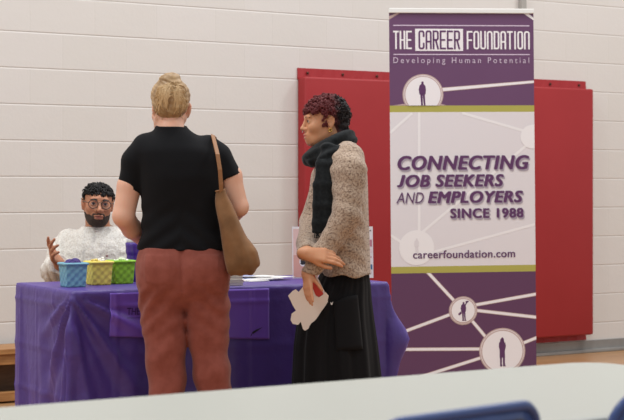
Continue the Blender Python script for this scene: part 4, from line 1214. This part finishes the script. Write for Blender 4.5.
bm = bmesh.new(); tube(bm, [(ax(222)+4.8/aS*math.cos(a), yb+.021*math.sin(a), az(190.3)+.004*math.cos(a)) for a in [2*math.pi*i/24 for i in range(24)]], .003, 6, closed=True); bm_obj('rim', bm, M_strap, bg, True)

# =================================================================== the woman with the scarf
BZ_ = 7.1; bS = F/BZ_; BX = (335-CX)/bS
def qx(px): return (px-335)/bS
def qz(py): return CAMH+(HY-py)/bS
pb_ = thing('person', 'standing person in beige cardigan, black scarf and long black skirt, dark red curly hair', 'person', (BX, BZ_, 0))
M_skinB = skin_mat('brown_skin', (204, 146, 108), (186, 104, 94))
hB = Head((qx(324.2), .02, qz(120.6)), rot3(-77, 3, 0), .86)
zs = steps(0, 1.56, ((.66, .014), (.96, .004), (1.28, .01), (1.56, .003)))
S = SDF((-.22, -.36, 0), (.22, .28, 1.5), .004, zs)
hB.face(S, 1.0, 1.1, .96)
S.cap(hB.p((0, .022, -.05)), (qx(337), .02, qz(152)), .050, .056, .02)
S.loft([(qz(156), qx(340), .02, .05, .09), (qz(168), qx(340), .02, .07, .11), (qz(200), qx(342), .02, .09, .14), (qz(260), qx(345), .02, .09, .14), (qz(300), qx(342), .02, .09, .15)], k=.03)
for s in (-1, 1):
    S.cap((qx(342), .02+s*.09, qz(300)), (qx(338), .02+s*.09, .46), .075, .05, .03); S.cap((qx(338), .02+s*.09, .46), (qx(341), .02+s*.1, .08), .048, .032, .02)
# left arm (camera side) and hand hanging with the paper
wBl = (qx(307.5), -.205, qz(271))
S.cap((qx(348), -.11, qz(168)), (qx(347), -.19, qz(214)), .034, .034, .02); S.cap((qx(347), -.19, qz(214)), wBl, .036, .024, .02)
hand(S, wBl, (.06, -.42, -.9), (-.72, -.55, .25), -1, .72, (3, 6, 8, 10), 0, (.8, .35, -.7), 8)
# right arm (far side) reaching across, hand closed over the left forearm
wBr = (qx(306.5), -.252, qz(251))
S.cap((qx(336), .13, qz(168)), (qx(314), .14, qz(222)), .034, .033, .02); S.cap((qx(312), .14, qz(222)), wBr, .035, .024, .02)
hand(S, wBr, (.90, -.10, -.10), (-.10, -.80, .45), 1, .88, (16, 20, 25, 30), 0, (.85, .4, -.3), 12)
skin_obj(S, 'body', M_skinB, pb_, hB); del S
hB.eyes(pb_)
M_brow = mat('dark_brow', (48, 30, 26), .8)
def brows(hd, root, m, th=.0032, y=-.094, arch=.004):
    for q in (-1, 1):
        bm = bmesh.new(); tube(bm, [hd.p((q*x, y+abs(x-.02)*.42, .018+arch*math.sin((x-.012)/.036*math.pi))) for x in (.012, .02, .028, .036, .044, .049)], [th*.8*hd.k, th*hd.k, th*hd.k, th*.9*hd.k, th*.7*hd.k, th*.3*hd.k], 6)
        bm_obj('eyebrow', bm, m, root, True)
brows(hB, pb_, M_brow, .0042, -.092)
def lashes(hd, root, m):
    for q in (-1, 1):
        bm = bmesh.new(); tube(bm, [hd.p((q*(.031+.0125*math.cos(a)), -.0905+.012*abs(math.cos(a))**2, -.002+.0058*math.sin(a))) for a in [math.pi*i/8 for i in range(9)]], .0019*hd.k, 5); bm_obj('eyelashes', bm, m, root, True)
M_lash = mat('lash_black', (26, 20, 20), .6)
lashes(hB, pb_, M_lash)
# cardigan
M_card = knit_mat('beige_knit', (180, 158, 138), (132, 110, 94), 0, 1)
S = SDF((-.2, -.34, qz(282)), (.2, .28, qz(135)), .0045)
S.loft([(qz(277), qx(346), .015, 24.8/bS, .205), (qz(270), qx(346), .015, 24.6/bS, .20), (qz(255), qx(345), .015, 25/bS, .195), (qz(235), qx(343.5), .015, 26/bS, .19), (qz(211), qx(342), .015, 26.6/bS, .188), (qz(190), qx(341), .015, 27/bS, .19), (qz(168), qx(340.5), .02, 26.5/bS, .185), (qz(156), qx(342), .02, 22/bS, .165), (qz(149), qx(343), .02, 17/bS, .13), (qz(143), qx(344), .02, 11.5/bS, .085)], n=2.3, k=0)
S.cap((qx(350), -.11, qz(157)), (qx(350), -.165, qz(172)), .052, .058, .04); S.cap((qx(350), -.165, qz(172)), (qx(346), -.2, qz(215)), .058, .056, .03); S.cap((qx(346), -.2, qz(215)), (qx(326), -.205, qz(246)), .056, .043, .02); S.cap((qx(326), -.205, qz(246)), (qx(310), -.205, qz(271)), .043, .036, .015, cut=((-.35, 0, -1), 0))
S.cap((qx(338), .14, qz(157)), (qx(326), .17, qz(178)), .052, .054, .04); S.cap((qx(326), .17, qz(178)), (qx(312), .13, qz(224)), .052, .05, .03); S.cap((qx(312), .13, qz(224)), (qx(308), -.10, qz(243)), .05, .044, .02); S.cap((qx(308), -.10, qz(243)), (qx(305.5), -.232, qz(250.3)), .042, .034, .015, cut=((.25, -1, -.25), 0))
S.disp(folds(.0035, 7, 7, 5, 31)); S.disp(lambda x, y, z: .0016*np.sin((z+.6*x)*85+3*vnoise(x*7, y*7, z*7, 3))*(y < -.12))
zb_ = lambda x: 0
Xg = S.xs[:, None, None]; Zg = S.zs[None, None, :]
S.D = np.where((Zg < qz(266)) & (Xg > qx(323)), np.maximum(S.D, qz(274.5)+.006*np.sin(Xg*60)+(-.03)*(Xg-qx(345))-Zg), S.D).astype(np.float32)
cdg = link('cardigan', S.mesh('cardigan'), M_card, pb_); del S
# pale top showing at the neck
M_wt = mat('white_top', (214, 208, 202), .8)
S = SDF((qx(325), -.13, qz(160)), (qx(365), .16, qz(134)), .004)
S.loft([(qz(156), qx(345), .02, 15/bS, .125), (qz(149), qx(345), .02, 13.5/bS, .10), (qz(143.5), qx(344.5), .02, 11.5/bS, .085), (qz(140), qx(343), .02, 9.5/bS, .072)], k=0)
link('undershirt', S.mesh('undershirt'), M_wt, pb_); del S
# skirt: gathered, straight down to the ankles
M_sk = mat('black_skirt', (17, 16, 18), .92, sheen=.02, bump=.15, bscale=500, bdist=.0006, spec=.2)
bm = bmesh.new(); rings = []; NS = 168
sk = [(262, 322, 368, .165), (272, 321, 369, .175), (285, 314, 371, .19), (300, 305, 372, .205), (320, 296.5, 374.5, .22), (345, 293, 378, .235), (382, 291, 382, .25), (420, 290, 386, .265), (452, 289.5, 388, .275)]
for j in range(60):
    v = 262+190*j/59; r_ = np.array(sk, float)
    l_, rr_, ry = [np.interp(v, r_[:, 0], r_[:, i]) for i in (1, 2, 3)]
    cxx = qx((l_+rr_)/2); rx = (rr_-l_)/2/bS; f = (v-262)/190; R_ = []
    for i in range(NS):
        a = 2*math.pi*i/NS
        pl = 1+ (.010+.030*min(1, f*1.6))*math.sin(a*13+.9*math.sin(a*3)+f*.8) + .012*math.sin(a*29+1.5*math.sin(a*4))*(1-.5*f) - (.02+.02*f)
        R_.append(bm.verts.new((cxx+rx*pl*math.cos(a), .015+ry*pl*math.sin(a), qz(v))))
    rings.append(R_)
for a, b in zip(rings, rings[1:]):
    for i in range(NS): bm.faces.new((a[i], a[(i+1) % NS], b[(i+1) % NS], b[i]))
bm.faces.new(rings[0]); 
skirt = bm_obj('skirt', bm, M_sk, pb_, True)
sm = skirt.modifiers.new('thick', 'SOLIDIFY'); sm.thickness = .003; sm.offset = -1
# patch pocket
bm = bmesh.new(); g = []
po_ = [(333, 300), (350, 292.5), (361, 296), (361.5, 345), (336, 348)]
for i in range(13):
    row = []
    for j in range(13):
        s, t = i/12, j/12
        top = (333+s*24, 299.5-7*math.sin(s*1.7)); bot = (336+s*26, 345)
        u = top[0]+(bot[0]-top[0])*t; v = top[1]+(bot[1]-top[1])*t
        l_, rr_, ry = [np.interp(v, r_[:, 0], r_[:, k]) for k in (1, 2, 3)]
        e = max(0.05, 1-((u-(l_+rr_)/2)/((rr_-l_)/2))**2)
        row.append(bm.verts.new((qx(u), .015-ry*math.sqrt(e)*1.0-.003-.006*(1-t)*math.sin(math.pi*s), qz(v))))
    g.append(row)
for i in range(12):
    for j in range(12): bm.faces.new((g[i][j], g[i+1][j], g[i+1][j+1], g[i][j+1]))
pk = bm_obj('pocket', bm, M_sk, skirt, True); sm = pk.modifiers.new('thick', 'SOLIDIFY'); sm.thickness = .004
bm = bmesh.new(); prism(bm, [(qx(330), -.205, qz(298.5)), (qx(331), -.205, qz(300)), (qx(332.6), -.205, qz(298.2)), (qx(331.6), -.205, qz(301.5)), (qx(330.2), -.205, qz(301.2))], (0, .003, 0))
bm_obj('fabric_tag', bm, M_wt, skirt)
for s in (-1, 1):
    S = SDF((-.2, -.2, 0), (.2, .25, .16), .007)
    S.ell((qx(335), .02+s*.1, .035), (.12, .042, .04), None, .01); S.ell((qx(345), .02+s*.1, .07), (.045, .04, .07), None, .02); S.cutz(lo=.004)
    link('shoe', S.mesh('shoe'), M_shoe, pb_); del S
# scarf
M_sf = mat('black_scarf', (24, 26, 28), .95, sheen=.1, col2=(33, 36, 37), cscale=90, bump=.4, bscale=260, bstretch=(1, 1, .3), bdist=.002, spec=.1)
S = SDF((-.16, -.25, qz(238)), (.12, .18, qz(126)), .004)
nc = np.array((qx(331), .02, qz(146)))
ringp = []
for i in range(25):
    a = 2*math.pi*i/24; c_, s_ = math.cos(a), math.sin(a)
    ringp.append((qx(331)+.073*c_, .02+.083*s_, qz(147)+.035*c_-.006*s_))
for a, b in zip(ringp, ringp[1:]): S.cap(a, b, .031, .031, .012)
ringp2 = [(qx(328.5)+.074*math.cos(2*math.pi*i/24), .01+.095*math.sin(2*math.pi*i/24), qz(154)+.024*math.cos(2*math.pi*i/24)+.002) for i in range(25)]
for a, b in zip(ringp2[5:20], ringp2[6:21]): S.cap(a, b, .030, .030, .012)
tail = [(332, 148, -.115, .040), (327, 165, -.150, .046), (325, 185, -.172, .046), (324, 205, -.182, .045), (322.5, 222, -.185, .042), (321.5, 232, -.184, .038)]
for (u0, v0, y0, w0), (u1, v1, y1, w1) in zip(tail, tail[1:]):
    for o_ in (-1, -.33, .33, 1): S.cap((qx(u0)+o_*w0*.72, y0+.010*abs(o_), qz(v0)), (qx(u1)+o_*w1*.72, y1+.010*abs(o_), qz(v1)), .014, .014, .012)
S.disp(lambda x, y, z: .0024*np.sin((x*1.0+.12*z)*120+4*vnoise(x*8, y*8, z*8, 5))*(z < qz(160)) + .0038*np.sin((z-.45*x+.2*y)*105+4*vnoise(x*9, y*9, z*9, 7))*(z >= qz(160)))
S.cutz(lo=qz(232))
scf = link('scarf', S.mesh('scarf'), M_sf, pb_); del S
bm = bmesh.new()
for i in range(16):
    u = 314.5+i*.9; tube(bm, [(qx(u), -.186, qz(231)), (qx(u)+.002*math.sin(i), -.189, qz(234)), (qx(u)+.004*math.sin(i*2), -.188, qz(236.5+.8*math.sin(i*3)))], .0018, 5)
bm_obj('fringe', bm, M_sf, scf, True)
# hair
def curl_mat(name, c0, c1, p0, p1, axis='X'):
    m = mat(name, c0, .55, spec=.35); nt = m.node_tree; b = nt.nodes['Principled BSDF']
    tc = nt.nodes.new('ShaderNodeTexCoord'); sp = nt.nodes.new('ShaderNodeSeparateXYZ'); nt.links.new(tc.outputs['Object'], sp.inputs[0])
    nz = nt.nodes.new('ShaderNodeTexNoise'); nz.inputs['Scale'].default_value = 45; nt.links.new(tc.outputs['Object'], nz.inputs['Vector'])
    ad = nt.nodes.new('ShaderNodeMath'); ad.operation = 'MULTIPLY_ADD'; ad.inputs[1].default_value = .07; nt.links.new(nz.outputs[0], ad.inputs[0]); nt.links.new(sp.outputs[axis], ad.inputs[2])
    mr = nt.nodes.new('ShaderNodeMapRange'); mr.inputs['From Min'].default_value = p0; mr.inputs['From Max'].default_value = p1; nt.links.new(ad.outputs[0], mr.inputs[0])
    mx = nt.nodes.new('ShaderNodeMixRGB'); mx.inputs[1].default_value = lin(c0); mx.inputs[2].default_value = lin(c1); nt.links.new(mr.outputs[0], mx.inputs[0]); nt.links.new(mx.outputs[0], b.inputs['Base Color'])
    return m
M_hB = curl_mat('dark_red_curls', (104, 40, 42), (30, 20, 21), qx(331)+.035, qx(340)+.035)
def keepB(q):
    if q.z > .075: return True
    if q.y < -.055: return q.z > .040
    if q.y < -.02: return q.z > .036
    if q.y < .03: return q.z > .012 + (.03-q.y)*.5 or (-.026 < q.y < .0 and q.z > -.035)
    return q.z > -.075 + max(0, .06-q.y)*1.6
S = SDF((qx(326)-.15, -.13, qz(142)), (qx(326)+.15, .17, qz(90)), .0035)
hB.e(S, (0, .016, .032), (.080, .100, .088), 0)
hB.e(S, (0, .06, -.03), (.066, .06, .07), .02)
loc = hB.loc(*np.meshgrid(S.xs, S.ys, S.zs, indexing='ij'))
lim = np.where(loc[1] < -.02, .042, np.where(loc[1] < .03, .015+(.03-loc[1])*.5, -.078+np.clip(.06-loc[1], 0, 1)*1.6))
S.D = np.maximum(S.D, (lim-loc[2])*.8).astype(np.float32); del loc
S.disp(lambda x, y, z: .005*vnoise(x*70, y*70, z*70, 3)+.003*vnoise(x*120, y*120, z*120, 4))
hairB = link('hair', S.mesh('hair'), M_hB, pb_); del S
bm_obj('curl', curls(hB, keepB, 700, 5, rad=(.086, .110, .094), r=.0033, cr_=.0095, out=.016), M_hB, hairB, True)
# earrings and nose ring
M_gold = mat('gold', (214, 172, 90), .25, metal=1)
for q in (-1, 1):
    for dz, rr_ in ((-.048, .0075),):
        bm = bmesh.new(); tube(bm, [hB.p((q*.081, .008+rr_*math.cos(t), dz+rr_*math.sin(t))) for t in [2*math.pi*i/16 for i in range(16)]], .0022, 6, closed=True); bm_obj('earring', bm, M_gold, pb_, True)
bm = bmesh.new(); tube(bm, [hB.p((.006*math.cos(t), -.109, -.046+.0055*math.sin(t))) for t in [2*math.pi*i/14 for i in range(14)]], .0014, 5, closed=True); bm_obj('nose_ring', bm, mat('silver', (200, 200, 200), .2, metal=1), pb_, True)

# the die-cut paper and red card in her hand
M_die = mat('off_white_card', (244, 234, 226), .65); M_rc = mat('red_card', (206, 62, 60), .5)
def papx(x, y): return (280+x/3.81, 230+y/3.81)
poly = [(33, 240), (50, 222), (62, 216), (72, 226), (84, 212), (100, 192), (108, 190), (122, 206), (136, 240), (148, 246), (160, 238), (172, 226), (184, 240), (180, 258), (184, 268), (170, 280), (172, 322), (160, 334), (96, 372), (88, 366), (80, 338), (70, 350), (50, 346), (42, 332), (46, 308), (62, 296), (50, 276), (44, 262)]
dp = thing('die_cut_paper', 'off-white die-cut card with tabs held in the lowered hand of the scarf woman', 'paper', (BX, BZ_, 0))
bm = bmesh.new(); yd = -.180
def P3(x, y, d=0): u, v = papx(x, y); return (qx(u), yd+d+(v-290)*.0008, qz(v))
prism(bm, [P3(x, y) for x, y in poly], (0, .0012, 0)); bm_obj('card', bm, M_die, dp)
rc = thing('red_card', 'red card with white edge tucked behind the off-white die-cut card', 'card', (BX, BZ_, 0))
bm = bmesh.new(); prism(bm, [P3(96, 170, .004), (P3(128, 148, .004)), P3(168, 232, .004), P3(138, 252, .004)], (0, .0012, 0)); bm_obj('card', bm, M_rc, rc)
bm = bmesh.new(); prism(bm, [P3(125, 150, .0035), P3(130, 146, .0035), P3(172, 231, .0035), P3(166, 235, .0035)], (0, .0022, 0)); bm_obj('white_edge', bm, M_paper, rc)

# =================================================================== the seated man
MZ = 8.35; mS = F/MZ; MX = (98-CX)/mS
def mx_(px): return (px-98)/mS
def mz_(py): return CAMH+(HY-py)/mS
pm = thing('person', 'seated person in cream cable-knit sweater and glasses behind the purple table', 'person', (MX, MZ, 0))
M_skinM = skin_mat('warm_brown_skin', (184, 128, 98), (150, 90, 80))
hM = Head((mx_(98.5), -.02, mz_(202.6)), rot3(12, 3, 4), .92, .86)
zs = steps(.0, 1.22, ((.80, .014), (.98, .005), (1.22, .003)))
S = SDF((-.32, -.62, 0), (.32, .22, 1.2), .0045, zs)
hM.face(S, 1.12, 1.1, .90)
S.cap(hM.p((0, .025, -.05)), (mx_(98), .02, mz_(240)), .056, .062, .02)
S.loft([(.46, mx_(97), .03, .16, .12), (.6, mx_(97), .03, .15, .11), (.8, mx_(97), .02, .16, .11), (mz_(236), mx_(97), .02, .12, .08)], k=.03)
S.cap((mx_(66), .02, mz_(244)), (mx_(56), -.06, mz_(272)), .05, .042, .02); wM = (mx_(69.5), -.33, mz_(261)); S.cap((mx_(56), -.06, mz_(272)), wM, .04, .026, .02)
hand(S, wM, (-.30, -.75, .58), (-.85, .1, -.3), -1, .95, (10, 22, 28, 32), 5, (.5, .7, .1), 5)
S.cap((mx_(128), .02, mz_(244)), (mx_(139), -.04, mz_(280)), .05, .042, .02); wM2 = (mx_(128), -.3, mz_(284)); S.cap((mx_(139), -.04, mz_(280)), wM2, .04, .026, .02)
hand(S, wM2, (-.5, -.8, -.05), (.2, -.1, .95), 1, .95, (18, 22, 24, 26), 3)
for s in (-1, 1):
    S.cap((mx_(97)+s*.09, .02, .53), (mx_(97)+s*.12, -.36, .52), .085, .06, .04); S.cap((mx_(97)+s*.12, -.36, .52), (mx_(97)+s*.12, -.34, .09), .055, .035, .02)
skin_obj(S, 'body', M_skinM, pm, hM); del S
hM.eyes(pm)
M_blk = mat('black_hair', (24, 20, 19), .55, spec=.4, bump=.5, bscale=220, bdist=.002)
brows(hM, pm, M_blk, .0042, -.0945, .0035)
lashes(hM, pm, M_lash)
# sweater
M_sw = knit_mat('cream_cable_knit', (226, 222, 214), (206, 199, 189), 8, 0, .8)
S = SDF((-.33, -.34, .50), (.33, .22, mz_(222)), .0045)
S.loft([(.50, mx_(97), .03, .185, .15), (.62, mx_(97), .03, .175, .14), (mz_(285), mx_(97), .02, .178, .135), (mz_(262), mx_(97), .02, .182, .135), (mz_(248), mx_(97), .02, .175, .125), (mz_(238), mx_(97), .02, .155, .105), (mz_(231), mx_(98), .02, .11, .085), (mz_(226.5), mx_(98.5), .015, .072, .075)], n=2.3, k=0)
S.cap((mx_(69), .02, mz_(241)), (mx_(63), .0, mz_(252)), .055, .062, .03); S.cap((mx_(63), .0, mz_(252)), (mx_(56.5), -.06, mz_(270)), .062, .058, .03); S.cap((mx_(56.5), -.06, mz_(270)), (mx_(69), -.315, mz_(261)), .058, .043, .02, cut=(None, 0))
S.cap((mx_(127), .02, mz_(241)), (mx_(133), 0, mz_(254)), .055, .06, .03); S.cap((mx_(133), 0, mz_(254)), (mx_(139), -.05, mz_(279)), .06, .055, .03); S.cap((mx_(139), -.05, mz_(279)), (mx_(129), -.28, mz_(283)), .053, .04, .02, cut=(None, 0))
S.disp(folds(.006, 9, 9, 8, 41))
S.disp(lambda x, y, z: -.0050*np.abs(np.sin(x*62))**.5+.0012*np.sin(z*150+3*np.sin(x*62))*(np.abs(np.sin(x*62)) > .45))
S.cutz(lo=.5, hi=mz_(226.5))
sw = link('sweater', S.mesh('sweater'), M_sw, pm); del S
bm = bmesh.new(); tube(bm, [(mx_(98.5)+.073*math.cos(a), .012+.077*math.sin(a), mz_(228)+.012*math.sin(a)) for a in [2*math.pi*i/40 for i in range(40)]], .009, 8, closed=True); bm_obj('collar', bm, M_sw, sw, True)
bm = bmesh.new(); box(bm, (mx_(109.8), -.122, mz_(255)), (.010, .004, .007), .001); bm_obj('chest_emblem', bm, mat('red_blue_patch', (120, 40, 60), .6), sw)
M_jean = mat('dark_trousers', (40, 42, 52), .85)
S = SDF((-.26, -.46, .05), (.26, .2, .64), .008)
S.loft([(.45, mx_(97), .04, .17, .15), (.53, mx_(97), .03, .175, .15), (.6, mx_(97), .03, .165, .14)], k=0)
for s in (-1, 1):
    S.cap((mx_(97)+s*.09, .02, .535), (mx_(97)+s*.12, -.36, .525), .094, .072, .03); S.cap((mx_(97)+s*.12, -.36, .525), (mx_(97)+s*.12, -.34, .12), .07, .055, .03)
S.disp(folds(.004, 9, 9, 9, 5)); link('trousers', S.mesh('trousers'), M_jean, pm); del S
for s in (-1, 1):
    S = SDF((mx_(97)+s*.12-.06, -.52, 0), (mx_(97)+s*.12+.06, -.2, .13), .007)
    S.ell((mx_(97)+s*.12, -.38, .035), (.042, .12, .04), None, .01); S.ell((mx_(97)+s*.12, -.33, .06), (.036, .05, .05), None, .02); S.cutz(lo=.004); link('shoe', S.mesh('shoe'), M_shoe, pm); del S
# beard
S = SDF((-.12, -.16, mz_(236)), (.12, .12, mz_(196)), .003)
hM.skull(S, .90); hM.e(S, (0, -.084, -.07), (.028, .014, .022), .02)
loc = hM.loc(*np.meshgrid(S.xs, S.ys, S.zs, indexing='ij')); xx, yy, zz = loc
upper = -.080 + np.clip((np.abs(xx)-.022)/.034, 0, 1)*.032 + np.clip((yy+.045)/.055, 0, 1)*.040      # cheek line rises to the sideburn
keep = np.maximum(zz-upper, yy-.012)
keep = np.maximum(keep, .012-np.sqrt(((xx)/2.0)**2+((zz+.070)/.95)**2)*1.0)                              # mouth stays free
keep = np.maximum(keep, (zz+.068)*1.0-np.clip((-.05-yy), -1, 1)*.0-.0156)
mou = np.maximum(np.abs(zz+.0535+.10*np.abs(xx))-.0042, np.maximum(np.abs(xx)-.030, yy+.06))
mou = np.minimum(mou, np.maximum(np.maximum(np.abs(np.abs(xx)-.0295)-.0045, np.abs(zz+.074)-.020), yy+.05))                           # moustache
keep = np.minimum(keep, mou)
S.D = np.maximum(S.D-.0028, keep*.9).astype(np.float32); del loc, xx, yy, zz, keep
S.disp(lambda x, y, z: .0016*vnoise(x*200, y*200, z*200, 3))
link('beard', S.mesh('beard'), mat('short_beard', (54, 41, 34), .8, bump=.5, bscale=400, bdist=.001), pm); del S
def keepM(q):
    if q.z > .075: return True
    if q.y < -.01: return q.z > .044
    if q.y < .03: return q.z > .018
    return q.z > -.06
S = SDF((-.14, -.16, mz_(226)), (.14, .14, mz_(176)), .0035)
hM.e(S, (0, .016, .026), (.078, .097, .073), 0)
loc = hM.loc(*np.meshgrid(S.xs, S.ys, S.zs, indexing='ij'))
lim = np.where(loc[1] < -.01, .047, np.where(loc[1] < .03, .0, -.06))
S.D = np.maximum(S.D, (lim-loc[2])*.8).astype(np.float32); del loc
S.disp(lambda x, y, z: .005*vnoise(x*70, y*70, z*70, 8))
hairM = link('hair', S.mesh('hair'), M_blk, pm); del S
bm_obj('curl', curls(hM, keepM, 520, 9, rad=(.080, .099, .075), cen=(0, .014, .026), r=.0034, cr_=.0085, out=.015), M_blk, hairM, True)
# glasses: worn, but lifted away on their own
M_gl = mat('spectacle_frame', (70, 56, 48), .35); M_lens = mat('spectacle_lens', (235, 240, 245), .15, spec=.05)
gls = thing('eyeglasses', 'round thin-framed glasses on the face of the seated person', 'glasses', (MX, MZ, 0))
for q in (-1, 1):
    bm = bmesh.new(); tube(bm, [hM.p((q*.033+.0245*math.cos(t), -.108+.10*abs(.0245*math.cos(t)*q+.0)*.5, -.003+.022*math.sin(t))) for t in [2*math.pi*i/28 for i in range(28)]], .0021, 7, closed=True); bm_obj('rim', bm, M_gl, gls, True)
    bm = bmesh.new(); tube(bm, [hM.p((q*.0575, -.106, .004)), hM.p((q*.072, -.09, .005)), hM.p((q*.0795, -.02, .004)), hM.p((q*.080, .012, .0)), hM.p((q*.078, .03, -.015))], .0018, 6); bm_obj('temple', bm, M_gl, gls, True)
M_lens.node_tree.nodes['Principled BSDF'].inputs['Alpha'].default_value = .03
for q in (-1, 1):
    bm = bmesh.new(); vs = [bm.verts.new(hM.p((q*.033+.0235*math.cos(t), -.108+.05*abs(.0245*math.cos(t)), -.003+.021*math.sin(t)))) for t in [2*math.pi*i/24 for i in range(24)]]; bm.faces.new(vs); bm_obj('lens', bm, M_lens, gls)
bm = bmesh.new(); tube(bm, [hM.p((-.0095, -.1085, .002)), hM.p((-.004, -.112, .006)), hM.p((.004, -.112, .006)), hM.p((.0095, -.1085, .002))], .002, 7); bm_obj('bridge', bm, M_gl, gls, True)

# his chair
M_bc = mat('black_chair_plastic', (22, 22, 24), .5)
sc_ = thing('folding_chair', 'black folding chair under the seated person in cream sweater', 'chair', (MX+mx_(85), MZ, 0), math.radians(-4))
bm = bmesh.new(); box(bm, (0, -.02, .435), (.42, .4, .025), .01); bm_obj('seat', bm, M_bc, sc_, True)
bm = bmesh.new(); rr = round_rect(.46, .26, .09, 6); prism(bm, [(x, .235+.05*(1-(x/.23)**2), z+.645) for x, z in rr], (0, .018, 0)); bm_obj('backrest', bm, M_bc, sc_)
for s in (-1, 1):
    bm = bmesh.new(); tube(bm, [(s*.2, -.24, .01), (s*.19, .1, .44), (s*.19, .245, .75)], .012, 8); bm_obj('leg', bm, M_bc, sc_, True)
    bm = bmesh.new(); tube(bm, [(s*.17, .26, .01), (s*.17, -.12, .425)], .012, 8); bm_obj('leg', bm, M_bc, sc_, True)
